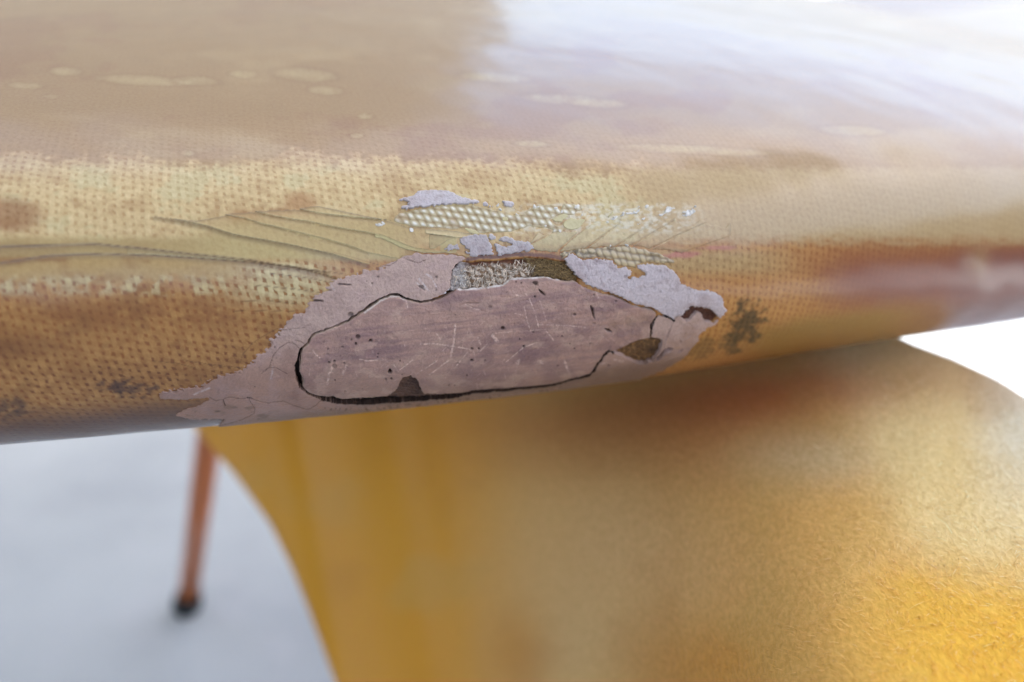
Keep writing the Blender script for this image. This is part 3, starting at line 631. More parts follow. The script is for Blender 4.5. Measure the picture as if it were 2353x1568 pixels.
c = blend(c, ss(2.0, .7, gc) * .95, (36, 25, 20))  # shadow of the groove painted onto the coat beside the crack
h, c = marks(gu, gv, h, c, SCR_COAT, COAT_PITS, COAT_SLITS, light=(215, 205, 205))
m = ss(1.1, .2, hairc); c = blend(c, m * .8, (82, 58, 48)); h = h - .0001 * m
dirt = ss(.15, .5, fbm(gu / 26, gv / 9, 3, 93)) * ss(ZA([(0,1200)])[0][1], ZA([(0,1300)])[0][1], gv) * ss(700, 560, gu); c = blend(c, dirt * .7, (92, 70, 48))
mcoat = inpoly(gwu, gwv, COAT) & ~inP & (gc > 0) & ~inpoly(gwu, gwv, FOAM_TOP) 
mcoat &= ~((gu > ZB([(1300, 0)])[0][0]))
slot = inpoly(gwu, gwv, ZA([(0,1206),(200,1214),(350,1204),(440,1196),(410,1216),(330,1256),(200,1290),(0,1330)]))
mcoat &= ~slot
wgx = GS + .05 * GT; wgy = GT + .25 * GS
whole = (abs((wgx / PIT) % 1 - .0) < .24) | (abs((wgx / PIT) % 1 - 1) < .24); whole &= (abs((wgy / PIT) % 1) < .24) | (abs((wgy / PIT) % 1 - 1) < .24)
dcoat = dline(gwu, gwv, COAT[8:48], 14)
mcoat &= ~((dcoat < 7 + 5 * NM) & whole) & ~((dcoat < 5) & (fbm(gu / 5, gv / 2.2, 3, 141) > .22))
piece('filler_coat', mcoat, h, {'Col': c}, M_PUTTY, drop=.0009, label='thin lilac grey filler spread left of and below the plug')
# lower right lobe
c = coat_col(); c = blend(c, ss(0.1, .5, NM) * .4, (170, 136, 110)); c = blend(c, ss(2.0, .7, gc) * .95, (36, 25, 20)); h = .00012 + .00012 * NH  # the near-black along the crack is painted groove shadow
h = h + .0002 * ss(3, 0, dline(gu, gv, ZB([(1980,960),(1950,1040),(1925,1090),(1920,1140)]), 8)) 
h, c = marks(gu, gv, h, c, [(ZB([(1600,1215),(1650,1225)]), 2.5, .5), (ZB([(1560,1225),(1520,1240)]), 2.0, .5)], [ZB([(2020,1095)])[0] + (3, .4), ZB([(1560,1250)])[0] + (2, .7), ZB([(1940,1060)])[0] + (2, .5)], [])
mlow = inpoly(gwu, gwv, LOWR) & ~inP & (gc > 0) & ~inpoly(gwu, gwv, EYE_HOLE) & ~inpoly(gwu, gwv, EYE_SLIT) & ~inpoly(gwu, gwv, EYE_SPOT)
mlow &= ~(inpoly(gwu, gwv, FOAM_NICK) & ~inpoly(gwu, gwv, LOWR))
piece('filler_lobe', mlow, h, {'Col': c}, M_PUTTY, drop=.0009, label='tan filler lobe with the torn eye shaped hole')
# flakes of grey primer-like filler
def flake(poly, base=(200, 188, 190), lift=.00030, holes=(), scr=(), pits=(), label=None, tilt=0.0):
    m = inpoly(gwu, gwv, poly) & (gc > -.3) & ~inP
    for hp in holes: m &= ~inpoly(gwu, gwv, hp)
    e_ = dline(gu, gv, list(poly) + [poly[0]], 10); m &= ~((e_ < 3.2) & (fbm(gu / 4, gv / 2.5, 3, 143) > .2))
    c = zero3 + lin(base); c = blend(c, ss(0, .5, NM) * .45, (162, 140, 140)); c = blend(c, ss(.1, .5, fbm(gu / 12, gv / 9, 3, 161)) * .35, (150, 128, 126)); c = blend(c, ss(4, .8, e_) * .5, (214, 206, 204))
    yc = np.mean([p[1] for p in poly])
    h = lift + .00010 * NH + .00001 * NF + tilt * (gv - yc) * 1e-6 - .00012 * ss(4, 0, e_) + .00012 * np.clip((gv - yc) / 40, -1, 1)
    h, c = marks(gu, gv, h, c, scr, pits, [], light=(214, 208, 212), dark=(110, 84, 70))
    return piece('filler_flake', m, h, {'Col': c}, M_PUTTY, drop=.0006, label=label, skirt_col=(168, 150, 138))
flake(FLAKE_R, scr=SCR_COAT[8:], pits=COAT_PITS[11:] + [(random.uniform(1310, 1600), random.uniform(620, 720), .8, .8) for _ in range(60)], label='large pale lilac flake of filler right of the plug', lift=.00034)
flake(CHIP_T, base=(196, 188, 190), label='long pale chip of filler above the bare cloth', tilt=6, lift=.00026)
flake(CHIP_T2, base=(196, 188, 190)); flake(CHIP_T3, base=(198, 190, 192))
flake(CHIP_M1, base=(184, 174, 176), lift=.0003, label='rounded pale chip of filler between bare cloth and torn foam')
flake(CHIP_M2, base=(190, 184, 186)); flake(CHIP_M3, base=(188, 180, 182), label='ragged pale chip of filler right of the rounded one')
# torn holes down to fibre and foam
def foam(poly, level, colour, label):
    m = inpoly(gu + 2 * NF, gv + 2 * NF, poly)
    uvw = np.stack([(GS + .3 * GT) / .00085, (GT + .4 * GS) / .00085], -1)
    wv = np.cos(uvw[..., 0] * np.pi * 2 + 2 * NF) * .5 + np.cos(uvw[..., 1] * np.pi * 2 + 2 * NM) * .5
    h = level + .00022 * fbm(GS / .0012, GT / .0012, 4, 95) + .00008 * wv
    piece('torn_foam', m, h, {'Col': colour(wv)}, M_FOAM, drop=.0004, label=label)
def fc_top(wv):
    bx0 = ZB([(560, 640)])[0]
    yt = np.interp(gu, [p[0] for p in ZB([(590,0),(665,0),(900,0),(1130,0),(1300,0)])], [p[1] for p in ZB([(0,590),(0,565),(0,552),(0,560),(0,600)])])
    c = zero3 + lin((150, 120, 92)); c = blend(c, ss(-.1, .4, wv + .6 * NF), (232, 220, 206)); c = blend(c, ss(.2, .6, NM + .5 * NF) * .7, (104, 80, 58))
    c = blend(c, ss(24, 12, gv - yt + 8 * NF), (112, 66, 42))
    xr = ZB([(1080, 0)])[0][0]; c = blend(c, ss(xr - 25, xr + 20, gu + 18 * NM + .4 * (gv - 620)), (88, 68, 44)); c = blend(c, ss(xr, xr + 30, gu) * ss(-.1, .5, NF + NM) * .8, (150, 122, 74)); c = blend(c, ss(xr, xr + 30, gu) * ss(.1, .4, -NM) * .7, (48, 36, 26))
    xl = ZB([(640, 0)])[0][0]; c = blend(c, ss(xl + 14, xl - 10, gu + 10 * NF) * .8, (200, 196, 196))
    yb = ZB([(0, 715)])[0][1]; c = blend(c, ss(yb, yb + 12, gv) * ss(-.2, .3, NM) * .7, (84, 78, 66))
    return c
def fc_eye(wv):
    c = zero3 + lin((116, 84, 52)); c = blend(c, ss(-.1, .5, NF + .3 * wv), (150, 114, 70)); return blend(c, ss(.1, .5, NM + .3 * NF) * .8, (70, 48, 32))
def fc_nick(wv):
    c = zero3 + lin((96, 56, 40)); return blend(c, ss(0, .5, NF) * .8, (136, 90, 70))
foam(FOAM_TOP, -.00045, fc_top, 'torn fibres and brown foam in the long hole above the plug')
foam(FOAM_EYE, -.0006, fc_eye, 'brown foam inside the eye shaped hole')
foam(FOAM_NICK, -.0004, fc_nick, 'reddish foam in the two small nicks under the large flake')
foam(BITE, -.0002, lambda wv: blend(zero3 + lin((108, 80, 66)), ss(-.1, .5, NM), (76, 52, 44)), 'dark half round bite at the lower edge of the plug')

def fibres(poly, n, level, rgb, L0, L1, w0, ang):
    idx = np.flatnonzero(inpoly(gu, gv, poly).ravel()); pk = RNG.choice(idx, n); b = GP.reshape(-1, 3)[pk] + GN.reshape(-1, 3)[pk] * level; nrm = GN.reshape(-1, 3)[pk]
    tx = GP[1:, :, :] - GP[:-1, :, :]; tx = np.concatenate([tx, tx[-1:]]).reshape(-1, 3)[pk]; tx /= np.linalg.norm(tx, axis=1, keepdims=True); ty = np.cross(nrm, tx)
    a = RNG.choice(ang, n) + RNG.normal(0, .35, n); dd = tx * np.cos(a)[:, None] + ty * np.sin(a)[:, None]; L = RNG.uniform(L0, L1, n)[:, None]; sd = np.cross(dd, nrm) * (w0 * RNG.uniform(.5, 1.3, n))[:, None]
    lf = nrm * RNG.uniform(.03, .16, n)[:, None] * L; p0 = b - dd * L * .5 - lf * .3; p1 = b + lf * .6; p2 = b + dd * L * .5 - lf * .3
    V = np.stack([p0 - sd, p0 + sd, p1 + sd, p1 - sd, p2 + sd * .5, p2 - sd * .5, p1 + nrm * w0, p0 + nrm * w0 * .6, p2 + nrm * w0 * .6], 1).reshape(-1, 3) - OFF
    k9 = np.arange(n)[:, None] * 9; Q = np.concatenate([k9 + np.array([[0, 7, 6, 3]]), k9 + np.array([[7, 1, 2, 6]]), k9 + np.array([[3, 6, 8, 5]]), k9 + np.array([[6, 2, 4, 8]])])
    cc = np.repeat(np.clip(lin(rgb) * RNG.uniform(.6, 1.15, n)[:, None], 0, 1), 9, 0)
    tag(mk('loose_fibre', V, Q, M_FOAM, board, {'Col': cc}), kind='stuff')
fibres(ZB([(590,660),(640,630),(700,612),(860,600),(1000,585),(1090,610),(1060,680),(940,690),(880,730),(640,755),(575,745)]), 150, -.00022, (240, 226, 210),  .0005, .0012, .00006, [1.1, 1.3, -.45])
fibres(ZB([(1000,560),(1200,565),(1300,640),(1350,700),(1200,690),(1080,670)]), 200, -.00025, (160, 134, 90), .0006, .0016, .00004, [0, .4, -.6])
fibres(ZB([(580,700),(640,640),(660,700),(640,760),(590,755)]), 24, -.0001, (238, 236, 236),  .0003, .0009, .00005, [0, 1.5, 2.6])

# bare white glass cloth, thread over thread
BP = .00100
ua = (GS + .35 * GT) / BP; vb = (GT + .22 * GS) / BP
def thr(a, b):
    fa = abs(a - np.floor(a) - .5) / .46; pr = np.sqrt(np.clip(1 - fa ** 2, 0, 1)); return pr * (.62 + .38 * np.cos(np.pi * (np.floor(a) + b)))
w1 = thr(ua, vb + .5); w2 = thr(vb, ua + 1.5); wv = np.maximum(w1, w2)
m = inpoly(gwu, gwv, BARE)
for pl in (CHIP_T, CHIP_T2, CHIP_T3, CHIP_M1, CHIP_M2, CHIP_M3): m &= ~inpoly(gwu, gwv, pl)
c = zero3 + lin((150, 124, 84)); c = blend(c, ss(.3, .8, wv) * .75, (210, 198, 164)); c = blend(c, ss(.8, 1.0, wv) * .9, (244, 240, 230)); c = blend(c, ss(.1, .5, NM) * .45, (168, 138, 104))
eb = dline(gwu, gwv, BARE + [BARE[0]], 14); c = blend(c, ss(6, 0, eb) * .7, (190, 168, 120))
piece('bare_cloth', m, .00002 + .00011 * wv * ss(0, 6, eb), {'Col': c}, M_BARE, drop=.0003, label='bare cream glass cloth showing its weave')
# the remnant of open weave right of the torn foam
RW = ZB([(1260,570),(1240,530),(1350,505),(1560,490),(1700,485),(1800,510),(1900,540),(2000,590),(1960,600),(1790,590),(1735,605),(1735,630),(1680,612),(1615,618),(1590,570),(1480,558),(1400,568),(1370,555),(1330,526)])
m = inpoly(gwu, gwv, RW); c = zero3 + lin((140, 116, 82)); c = blend(c, ss(.4, .85, wv), (196, 174, 134)); c = blend(c, ss(.1, .5, NM + .3 * NF) * .6, (112, 92, 66))
c = blend(c, ss(26, 6, dline(gu, gv, ZB([(1230,560),(1330,520),(1450,505)]), 40)) * .6 * ss(-.3, .3, NF), (84, 74, 54))
piece('bare_cloth', m, .00003 + .00012 * wv, {'Col': c}, M_BARE, drop=.0003, label='dulled glass cloth between the torn foam and the large flake')

# shards of shattered clear resin, each lifted along its crack
tcol, rcol, ccon = shell_colour(gu, gv)
def fx(L): 
    L = np.asarray(L); o = np.argsort(L[:, 0]); L = L[o]; return lambda x: np.interp(x, L[:, 0], L[:, 1])
filler_any = mcoat | mp | mlow
def shard(low, up, x0, x1, tint, k=.6, lift=.00012, low_off=0., up_off=0., slant=0.0, label=None, con_=.35):
    fl, fu = fx(low), fx(up) if not callable(up) else up
    U = gu + slant * (gv - 700) + 1.3 * NF
    V_ = gv + .35 * NF
    yl = fl(gu) + low_off; yu = fu(gu) + up_off
    m = (V_ < yl) & (V_ > yu) & (U > x0) & (U < x1) & ~filler_any
    t_ = blend(tcol, np.full(gu.shape, k), tint); r_ = blend(rcol, np.full(gu.shape, k), tuple(x * .9 for x in tint))
    edge = ss(3.5, .5, yl - V_); t_ = blend(t_, edge * .5, (222, 214, 172)); r_ = blend(r_, edge * .55, (212, 200, 156))  # lifted lip brightened, light it would catch painted in
    shade = ss(9, 0, V_ - yu) * .5 + ss(2.4, .6, V_ - yu) * .25  # shade below the upper crack, painted as colour
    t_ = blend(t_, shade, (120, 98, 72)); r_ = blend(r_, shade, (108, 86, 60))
    h = .00005 + lift * np.exp(-np.clip(yl - V_, 0, 100) / 12.) + .00002 * NF + .00004 * NH
    piece('resin_shard', m, h, {'thread': t_, 'resin': r_, 'aux': np.stack([np.full(gu.shape, con_), np.full(gu.shape, .03), gu * 0], -1)}, M_GLASS, drop=.0005, uv=True, label=label, skirt_col=(96, 74, 48))
fL1 = fx(L1)
L2x = [(368, fL1(368) - 1), (450, fL1(450) - 8)] + L2
L4x = [(505, fx(L2)(505) - 2)] + L4
L6x = [(L4[0][0], L4[0][1] - 1)] + L6
L8x = [(L6[0][0] + 4, L6[0][1] - 1), (720, 474)] + [(p[0], p[1] - 1) for p in L8]
OL = (204, 174, 124); CR = (224, 204, 158)
shard(L7B, L7A, 190, 560, (184, 164, 116), .5, .0001, label='narrow olive sliver of resin between the two long cracks')
shard(L1, L2x, 368, 850, OL, .4)
shard(L2, L4x, 505, 930, OL, .45)
shard(L4, L6x, 580, 1080, OL, .5, .00012)
shard(L6, L8x, 684, 900, (198, 178, 126), .4, .00012)
shard(ZC([(-250,690),(0,720),(300,860),(560,910),(800,905)]), ZC([(-250,600),(0,590),(160,545),(350,570),(480,610),(640,645),(960,690)]), 860, 1050, (196, 186, 132), 0.6, .00014, con_=.1)
shard(ZC([(700,850),(950,700)]), ZC([(500,640),(960,690)]), 985, 1060, (178, 162, 118), 0.6, .00012, con_=.1)
shard(ZC([(480,640),(640,668),(900,700),(960,715)]), ZC([(480,585),(850,610),(1000,625),(1100,650)]), 975, 1085, CR, 0.7, .00014, con_=.1)
bl = ZB([(1040,500),(1100,520),(1240,530),(1330,510),(1430,505),(1560,492),(1700,485),(1830,505),(1950,520),(2100,540),(2300,520)])
def between(a, b, x0, x1, top, tint, **kw):
    """parallelogram between two slanting cracks"""
    A, B_ = fx(a), fx(b)
    ybot = fx(bl)
    yl = np.minimum(A(gu), ybot(gu)); 
    V_ = gv + 1.0 * NF
    # left bound is crack a (region lies below/right of it), right bound crack b
    a_, b_ = np.asarray(a), np.asarray(b)
    ia = np.interp(-gv, -a_[:, 1][np.argsort(-a_[:, 1])][::1], a_[:, 0][np.argsort(-a_[:, 1])])
    ib = np.interp(-gv, -b_[:, 1][np.argsort(-b_[:, 1])][::1], b_[:, 0][np.argsort(-b_[:, 1])])
    m = (gu + 1.2 * NF > ia + .6) & (gu + 1.2 * NF < ib - .6) & (V_ < ybot(gu) + 5 * NM) & (V_ > top + 16 * fbm(gu / 22, gv / 60, 3, 121)) & ~filler_any
    kk = .45 * ss(1560, 1250, gu) + .05
    t_ = blend(tcol, kk, tint); r_ = blend(rcol, kk, tuple(x * .92 for x in tint))
    near = ss(6, .5, gu - ia); t_ = blend(t_, near * .8, (236, 230, 196)); r_ = blend(r_, near * .6, (220, 212, 172))  # highlight painted along the left crack
    dk = ss(12, 0, ib - gu) * .3 + ss(2.6, .8, ib - gu) * .5; t_ = blend(t_, dk, (118, 104, 84)); r_ = blend(r_, dk, (106, 92, 72))  # shading painted beside the right crack
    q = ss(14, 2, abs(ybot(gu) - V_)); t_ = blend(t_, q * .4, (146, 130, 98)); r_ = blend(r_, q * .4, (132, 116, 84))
    h = .00003 + .00010 * ss(1600, 1200, gu) * np.exp(-np.clip(gu - ia, 0, 200) / 16.) + .00003 * NH + .00002 * NF
    piece('resin_shard', m, h, {'thread': t_, 'resin': r_, 'aux': np.stack([np.full(gu.shape, .45), np.full(gu.shape, .03), gu * 0], -1)}, M_GLASS, drop=.0005, uv=True, skirt_col=(120, 106, 78), **kw)
between(ZB([(1030,500),(1075,440),(1120,380)]), R0, 0, 0, ZB([(0,395)])[0][1], CR)
between(R0, ZB([(1235,520),(1335,430),(1400,375)]), 0, 0, ZB([(0,392)])[0][1], (206, 196, 146))
between(ZB([(1240,520),(1335,432),(1420,367),(1500,302)]), ZB([(1415,505),(1500,440),(1640,340)]), 0, 0, ZB([(0,318)])[0][1], (210, 200, 150), label='cream shard between two slanting cracks right of the bare cloth')
between(R2, ZB([(1600,495),(1700,430),(1850,340)]), 0, 0, ZB([(0,318)])[0][1], (208, 196, 150))
between(R3, ZB([(1700,490),(1850,400),(1990,320)]), 0, 0, ZB([(0,326)])[0][1], (206, 196, 152))
between(R4, ZB([(1820,510),(2000,420),(2200,330)]), 0, 0, ZB([(0,330)])[0][1], (206, 196, 154))
between(R5, ZB([(2010,540),(2100,510),(2352,420)]), 0, 0, ZB([(0,345)])[0][1], (202, 190, 150))
for pl in (ZD([(20,395),(130,330),(240,330),(250,365),(200,400),(180,430),(90,425)]), ZD([(180,470),(220,400),(290,370),(350,385),(500,395),(440,450),(380,520),(260,535),(190,505)]), ZC([(1560,440),(1640,440),(1640,500),(1570,490)]),
           ZC([(1050,570),(1180,600),(1300,650),(1240,665),(1130,655)]), ZD([(720,395),(860,250),(830,330),(760,380)])):
    m = inpoly(gwu + 2 * NF, gwv + 2 * NF, pl) & ~filler_any; t_ = zero3 + lin((212, 200, 154))
    piece('resin_shard', m, .00012 + .00003 * NH, {'thread': t_, 'resin': t_ * .9, 'aux': np.tile([.1, .03, 0], gu.shape + (1,))}, M_GLASS, drop=.0003, uv=True, skirt_col=(150, 128, 80))
# loose glinting splinters standing on the bare cloth
spl = [ZD([(700,430),(850,340),(1150,330),(1190,200),(1100,290),(1050,300),(960,300),(900,380),(760,440)]), ZD([(1380,340),(1470,310),(1520,230),(1600,230),(1560,300),(1440,350)]), ZD([(1700,350),(1710,290),(1880,260),(1870,330),(1780,360)]),
       ZD([(300,230),(400,190),(420,270),(330,260)]), ZC([(1480,300),(1510,250),(1570,380),(1530,370)]), ZC([(1930,340),(1980,260),(1990,330)]), ZC([(150,460),(190,390),(200,430)]), ZC([(360,640),(370,570),(430,580),(430,640)]),
       ZC([(1220,650),(1240,610),(1280,640)]), ZD([(100,560),(140,510),(160,570)]), ZD([(760,740),(800,715),(850,760),(800,765)]), ZD([(960,730),(1000,705),(1050,720),(1000,745)]), ZC([(-120,540),(30,500),(60,540),(-40,570)])]
for _ in range(26):
    x0, y0 = random.uniform(1180, 1610), random.gauss(492, 14); q_ = random.uniform(3, 8)
    spl.append([(x0, y0), (x0 + q_ * 1.6, y0 - q_ * .8), (x0 + q_ * 2.2, y0 + q_ * .1), (x0 + q_ * .6, y0 + q_ * .6)])
for pl in spl:
    m = inpoly(gu + 7 * NF, gv + 5 * NF, pl) & (NF < .35); c = zero3 + lin((220, 214, 206))
    piece('glass_splinter', m, .00012 + .00030 * fbm(GS / .0006, GT / .0006, 3, 97), {'Col': c}, M_BARE, drop=.0003)

# ------------------------------------------------------------------ blanket, draped and napped
def mat_blanket(k=1.0, fuzz=False):
    t = NT('yellow_fleece' if not fuzz else 'yellow_fleece_nap'); co = t.n('ShaderNodeTexCoord').outputs['Object']
    a = t.attr('Col')
    mp_ = t.n('ShaderNodeMapping', None, Vector=co); mp_.inputs['Rotation'].default_value = (0, 0, .9); mp_.inputs['Scale'].default_value = (1.0, .6, 1.0)
    n1 = t.noise(mp_.outputs[0], 1500, 4.0, 0.65); n2 = t.noise(co, 160, 3.0, 0.6)
    col = t.n('ShaderNodeMix', {'data_type': 'RGBA', 'blend_type': 'MULTIPLY'}, i0=1.0, i6=a.outputs[0],
              i7=t.mix(t.ramp(n1, .3, .7), (.88, .85, .76, 1), (1.08, 1.1, 1.16, 1))).outputs[2]
    nb = t.bump(n2, .0006, .5); nb = t.bump(n1, .0003, .8, nb)
    p = t.princ(Base_Color=col, Roughness=0.85, Normal=nb, Sheen_Weight=0.18, Sheen_Roughness=0.4)
    if fuzz: p = t.princ(Base_Color=a.outputs[0], Roughness=.6, Sheen_Weight=.3)
    p.inputs['Specular IOR Level'].default_value = 0.2
    return t.out(p)

ZT = -0.0785
ys = np.concatenate([np.linspace(640, 780, 24), np.linspace(786, 1760, 150)]); us = np.linspace(0, 1, 230)
xl_t = ([640, 950, 990, 1080, 1200, 1300, 1400, 1480, 1568, 1760], [430, 430, 452, 530, 618, 668, 708, 738, 770, 850])
xr_t = ([640, 780, 815, 860, 905, 950, 1040, 1200, 1568, 1760], [1790, 2050, 2140, 2232, 2300, 2353, 2430, 2520, 2660, 2720])
Yg, Ug = np.meshgrid(ys, us, indexing='ij')
xl_ = np.interp(Yg, *xl_t); xr_ = np.interp(Yg, *xr_t); Xg = xl_ + (xr_ - xl_) * Ug
yn = (CY - Yg) / F_PX; dpl = -ZT / np.maximum(np.sin(PITCH) - yn * np.cos(PITCH), .05)
xr0 = np.interp(Yg, [640, 900, 1100, 1568, 1760], [1250, 1300, 1330, 1450, 1480])
fall = np.clip((xr0 + 420 - Xg) / 1200., 0, 1.2)
dep_ = dpl + .022 * ss(2050, 1350, Xg) + 0.27 * fall ** 2.6 + .05 * fall * ss(950, 1500, Yg)
_kb = np.hanning(71); _kb /= _kb.sum(); dep_ = np.apply_along_axis(lambda a: np.convolve(np.pad(a, 35, 'reflect', reflect_type='odd'), _kb, 'valid'), 1, dep_)
xs_ = Xg - (Yg - 1000) * .17
fold = np.exp(-((xs_ - 690) / 34) ** 2) * 1.0 - .55 * np.exp(-((xs_ - 790) / 60) ** 2) + .35 * np.exp(-((xs_ - 905) / 40) ** 2) - .4 * np.exp(-((xs_ - 560) / 40) ** 2) + .25 * np.exp(-((xs_ - 1010) / 50) ** 2)
dep_ = dep_ + .011 * fold * ss(1300, 1000, Xg)
dep_ *= 1 + .004 * fbm(Xg / 240, Yg / 200, 3, 33)
BPt = unproj(Xg, Yg, dep_)
# right hand side rolls over and drops
ncol = 14; a_ = np.linspace(0, math.pi / 2, ncol)[1:]
last = BPt[:, -1]; prev = BPt[:, -12]; dr = last - prev; dr[:, 2] = 0; dr /= np.linalg.norm(dr, axis=1, keepdims=True)
roll = [last + dr * (.012 * math.sin(q)) + np.array([0, 0, -.012 * (1 - math.cos(q))]) for q in a_]
roll += [roll[-1] + np.array([0, 0, -dz]) for dz in (.02, .06, .12, .2, .28)]
BPt = np.concatenate([BPt, np.stack(roll, 1)], 1)
ub_, vb_, _ = proj(BPt)
nzA = fbm(ub_ / 260, vb_ / 260, 4, 101); nzB = fbm(ub_ / 90, vb_ / 90, 4, 103)
cb = np.zeros(BPt.shape) + lin((236, 172, 44))
def cput(m, rgb):
    global cb
    cb = blend(cb, np.clip(m, 0, 1), rgb)
cput(ss(1000, 1250, ub_) * .75, (236, 194, 122))                     # the washed-out patches of the fleece, plus some painted light and shade
cput(np.exp(-((ub_ - 1500) / 420) ** 2 - ((vb_ - 1000) / 120) ** 2) * .7, (206, 130, 58))  # warm brown shade below the board, painted in
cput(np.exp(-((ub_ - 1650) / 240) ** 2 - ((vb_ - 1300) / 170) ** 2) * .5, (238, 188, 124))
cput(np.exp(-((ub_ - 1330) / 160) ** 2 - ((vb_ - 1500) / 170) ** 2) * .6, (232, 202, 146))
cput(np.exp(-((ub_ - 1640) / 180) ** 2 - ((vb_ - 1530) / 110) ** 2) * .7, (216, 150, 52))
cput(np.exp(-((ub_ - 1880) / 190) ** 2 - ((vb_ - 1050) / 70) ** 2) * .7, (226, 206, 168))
cput(ss(1950, 2150, ub_ - (vb_ - 1150) * .5) * ss(1450, 1200, vb_) * .85, (252, 228, 168))  # cream at right, raised further to stand in for light
cput(ss(2180, 2350, ub_) * ss(1300, 1000, vb_) * .8, (244, 238, 216))  # palest cream, also carries painted light
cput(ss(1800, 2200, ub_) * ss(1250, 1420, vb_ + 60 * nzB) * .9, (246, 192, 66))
cput(np.exp(-((ub_ - 1750) / 420) ** 2 - ((vb_ - 905 + (ub_ - 1750) * .1) / 75) ** 2) * .7, (190, 92, 40))  # reddish shadow next to the board, painted in
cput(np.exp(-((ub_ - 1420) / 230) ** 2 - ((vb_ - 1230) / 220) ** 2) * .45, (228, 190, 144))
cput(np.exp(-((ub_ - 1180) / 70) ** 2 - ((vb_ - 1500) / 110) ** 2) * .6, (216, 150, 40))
cput(ss(.1, .5, nzA) * .25, (214, 184, 110)); cput(ss(.1, .5, -nzA) * .2, (180, 112, 36))
M_BLK = mat_blanket()
blanket = empty('blanket', (0.05, 0.15, -0.0785)); tag(blanket, 'fuzzy mustard yellow blanket draped over the stool under the surfboard', 'blanket')
bo = np.array(blanket.location)
nr, nc = BPt.shape[:2]
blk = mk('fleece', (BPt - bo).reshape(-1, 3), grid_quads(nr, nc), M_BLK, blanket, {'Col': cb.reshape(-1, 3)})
sm_ = blk.modifiers.new('thickness', 'SOLIDIFY'); sm_.thickness = .0016; sm_.offset = -1
# nap: fine short fibres
nf = 17000
ri = RNG.rand(nf) ; rj = RNG.rand(nf)
gi = (ri * (nr - 2)).astype(int); rj = rj ** .32; gj = (rj * (nc - 8)).astype(int)
base = BPt[gi, gj] * (1 - (ri * (nr - 2) % 1)[:, None]) + BPt[gi + 1, gj] * (ri * (nr - 2) % 1)[:, None]
base = base + (BPt[gi, gj + 1] - BPt[gi, gj]) * RNG.rand(nf)[:, None]
ue, ve = BPt[gi, gj + 1] - BPt[gi, gj], BPt[gi + 1, gj] - BPt[gi, gj]
nn = np.cross(ue, ve); nn /= np.linalg.norm(nn, axis=1, keepdims=True) + 1e-12
camd = -base / np.linalg.norm(base, axis=1, keepdims=True); nn *= np.sign((nn * camd).sum(1))[:, None]
comb = np.array([-.55, -.35, 0]); nz3 = vnoise(base[:, 0] / .004, base[:, 1] / .004, 5) * 2.6
lay = np.stack([comb[0] * np.cos(nz3) - comb[1] * np.sin(nz3), comb[0] * np.sin(nz3) + comb[1] * np.cos(nz3), 0 * nz3], -1)
dirf = nn * RNG.uniform(.15, .7, nf)[:, None] + lay + RNG.normal(0, .22, (nf, 3)); dirf /= np.linalg.norm(dirf, axis=1, keepdims=True)
L_ = RNG.uniform(.0004, .0010, nf) * (.7 + 1.0 * rj) * np.where(RNG.rand(nf) < .03, 2.2, 1)
w_ = RNG.uniform(.00002, .00005, nf)[:, None]
side = np.cross(dirf, nn); side /= np.linalg.norm(side, axis=1, keepdims=True) + 1e-9
mid = base + dirf * (L_ * .55)[:, None]; tip = base + dirf * L_[:, None] + (lay - nn * .5) * (L_ * .35)[:, None]
FV = np.stack([base - side * w_, base + side * w_, mid + side * w_ * .8, mid - side * w_ * .8, tip + side * w_ * .25, tip - side * w_ * .25], 1).reshape(-1, 3)
k6 = np.arange(nf)[:, None] * 6; FQ = np.concatenate([k6 + np.array([[0, 1, 2, 3]]), k6 + np.array([[3, 2, 4, 5]])], 0)
fcol = cb.reshape(nr, nc, 3)[gi, gj] * RNG.uniform(.85, 1.2, nf)[:, None] + (RNG.rand(nf)[:, None] < .16) * .5 * rj[:, None] ** 3  # some fibres whitened as painted glints, more towards the right
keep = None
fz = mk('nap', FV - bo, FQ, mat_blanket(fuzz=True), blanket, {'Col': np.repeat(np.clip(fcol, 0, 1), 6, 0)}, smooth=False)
tag(fz, kind='stuff')

# ------------------------------------------------------------------ stool under the blanket
def simple(name, rgb, rough=.5, metal=0., noise_scale=None, amt=.15, bump=None, coat=0.):
    t = NT(name); co = t.n('ShaderNodeTexCoord').outputs['Object']; r = lin(rgb); col = (*[float(q) for q in r], 1)
    n_ = t.noise(co, noise_scale or 20, 4., .6)
    cc = t.mix(n_, tuple(x * (1 - amt) for x in col[:3]) + (1,), tuple(min(1, x * (1 + amt)) for x in col[:3]) + (1,))
    kw = {}
    if bump: kw['Normal'] = t.bump(n_, bump, 1.0)
    return t.out(t.princ(Base_Color=cc, Roughness=rough, Metallic=metal, Coat_Weight=coat, **kw))
M_LEG = simple('orange_brown_lacquer', (192, 104, 42), .35, .0, 30, .25, coat=.6)
M_RUB = simple('black_rubber', (26, 30, 32), .7, 0, 60, .3)
M_SEAT = simple('seat_board', (120, 84, 56), .6, 0, 30, .2)
stool = empty('stool', (-.05, .4, -.75)); tag(stool, 'stool with an orange brown leg and black foot standing under the yellow blanket', 'stool')
so = np.array(stool.location)
poly = np.array([(-.25, .72), (.074, .72), (.074, -.02), (.04, -.02), (.03, .2), (-.25, .47)])
n_ = len(poly); zt, zb = -.150, -.180
V = np.vstack([np.c_[poly, np.full(n_, zt)], np.c_[poly, np.full(n_, zb)]]) - so
me = bpy.data.meshes.new('seat'); me.from_pydata([tuple(p) for p in V], [], [tuple(range(n_))[::-1], tuple(range(n_, 2 * n_))] + [(i, (i + 1) % n_, n_ + (i + 1) % n_, n_ + i) for i in range(n_)])
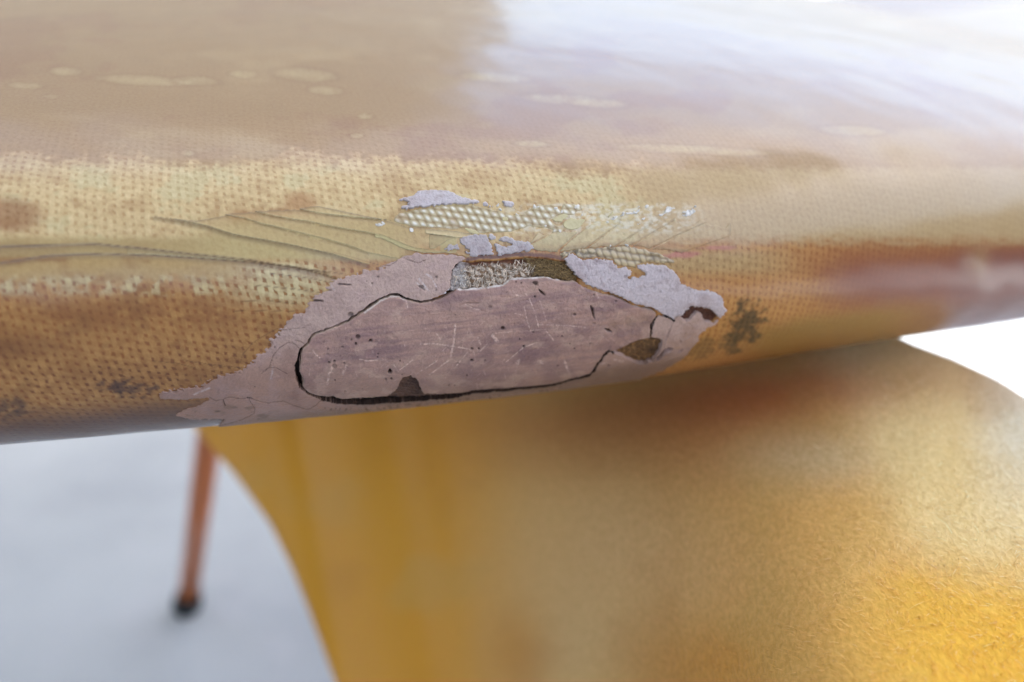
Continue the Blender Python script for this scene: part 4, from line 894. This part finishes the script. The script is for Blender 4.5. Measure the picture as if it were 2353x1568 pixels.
me.materials.append(M_SEAT); seat = bpy.data.objects.new('seat', me); COL.objects.link(seat); seat.parent = stool
bv = seat.modifiers.new('bevel', 'BEVEL'); bv.width = .006; bv.segments = 3
def tube(name, pts, rr, mat, parent, off, n=24):
    pts = np.asarray(pts, float); V = []; F = []
    ax = pts[-1] - pts[0]; ax /= np.linalg.norm(ax); a = np.cross(ax, [0, 1, 0]); a /= np.linalg.norm(a); b = np.cross(ax, a)
    for p, r in zip(pts, rr):
        for k in range(n): V.append(p + r * (a * math.cos(2 * math.pi * k / n) + b * math.sin(2 * math.pi * k / n)) - off)
    for i in range(len(pts) - 1):
        for k in range(n): F.append((i * n + k, i * n + (k + 1) % n, (i + 1) * n + (k + 1) % n, (i + 1) * n + k))
    F.append(tuple(range(n))[::-1]); F.append(tuple(range((len(pts) - 1) * n, len(pts) * n)))
    me = bpy.data.meshes.new(name); me.from_pydata([tuple(p) for p in V], [], F); me.polygons.foreach_set('use_smooth', [len(f) == 4 for f in F]); me.materials.append(mat)
    o = bpy.data.objects.new(name, me); COL.objects.link(o); o.parent = parent; return o
for foot, top in (((-.400, .71, -.75), (-.232, .69, -.180)), ((.17, .74, -.75), (.055, .70, -.180)), ((.24, -.10, -.75), (.06, .01, -.180)), ((-.06, -.16, -.75), (.055, .0, -.180))):
    f_, t_ = np.array(foot), np.array(top); g = lambda q: f_ + (t_ - f_) * q
    leg = tube('leg', [g(.035), g(.3), g(.6), g(1)], [.0125, .0130, .0135, .014], M_LEG, stool, so)
    tube('rubber_foot', [g(.0), g(.006), g(.03), g(.045)], [.0155, .0170, .0165, .0150], M_RUB, leg, so)

# ------------------------------------------------------------------ the place: concrete floor, unseen carport walls and roof shaped for the light
FLOOR = -.75
def mat_floor():
    t = NT('pale_concrete'); co = t.n('ShaderNodeTexCoord').outputs['Object']
    n1 = t.noise(co, 3.0, 5., .6); n2 = t.noise(co, 14.0, 4., .6); n3 = t.noise(co, 160., 3., .6)
    col = t.mix(t.ramp(n1, .3, .7), c4((146, 153, 158)), c4((162, 169, 173)))
    col = t.mix(t.ramp(n2, .52, .72, 0, .35), col, c4((168, 172, 178)))
    col = t.mix(t.ramp(n3, .6, .8, 0, .3), col, c4((150, 150, 152)))
    return t.out(t.princ(Base_Color=col, Roughness=.75, Normal=t.bump(n3, .0015, .6)))
def slab(name, lo, hi, mat, kind='structure', label=None, cat=None):
    (x0, y0, z0), (x1, y1, z1) = lo, hi
    V = [(x0, y0, z0), (x1, y0, z0), (x1, y1, z0), (x0, y1, z0), (x0, y0, z1), (x1, y0, z1), (x1, y1, z1), (x0, y1, z1)]
    me = bpy.data.meshes.new(name); me.from_pydata(V, [], [(3, 2, 1, 0), (4, 5, 6, 7), (0, 1, 5, 4), (1, 2, 6, 5), (2, 3, 7, 6), (3, 0, 4, 7)]); me.materials.append(mat)
    o = bpy.data.objects.new(name, me); COL.objects.link(o)
    if kind: o['kind'] = kind
    if label: tag(o, label, cat)
    return o
slab('concrete_floor', (-40, -40, FLOOR - .1), (60, 60, FLOOR), mat_floor())
M_WALL = simple('beige_render', (176, 166, 150), .9, 0, 4, .08)
M_ROOF = simple('roof_boards', (205, 204, 202), .9, 0, 4, .1)
M_DIM = simple('dull_boards', (205, 196, 182), .9, 0, 4, .1)
slab('front_wall', (-5.0, 3.6, FLOOR), (.0, 3.8, 3.6), M_WALL)
slab('side_wall', (-5.2, -4.0, FLOOR), (-5.0, 3.8, 2.2), M_DIM)
slab('rear_wall', (-5.0, -4.2, FLOOR), (1.9, -4.0, .75), M_DIM)  # unseen; kept low and pale to let in fill light
slab('roof', (-5.2, -4.2, 2.2), (2.1, 1.36, 2.35), M_ROOF)  # unseen; edges set by where sun and sky should reach
M_BLOCKER = simple('blocker_boards', (86, 66, 54), .9, 0, 4, .1)
slab('right_blocker', (2.1, -4.0, FLOOR), (2.25, .9, .30), M_BLOCKER)  # added out of view to block bright reflections and fill
print('tris about', sum(len(o.data.polygons) for o in bpy.data.objects if o.type == 'MESH') * 2)
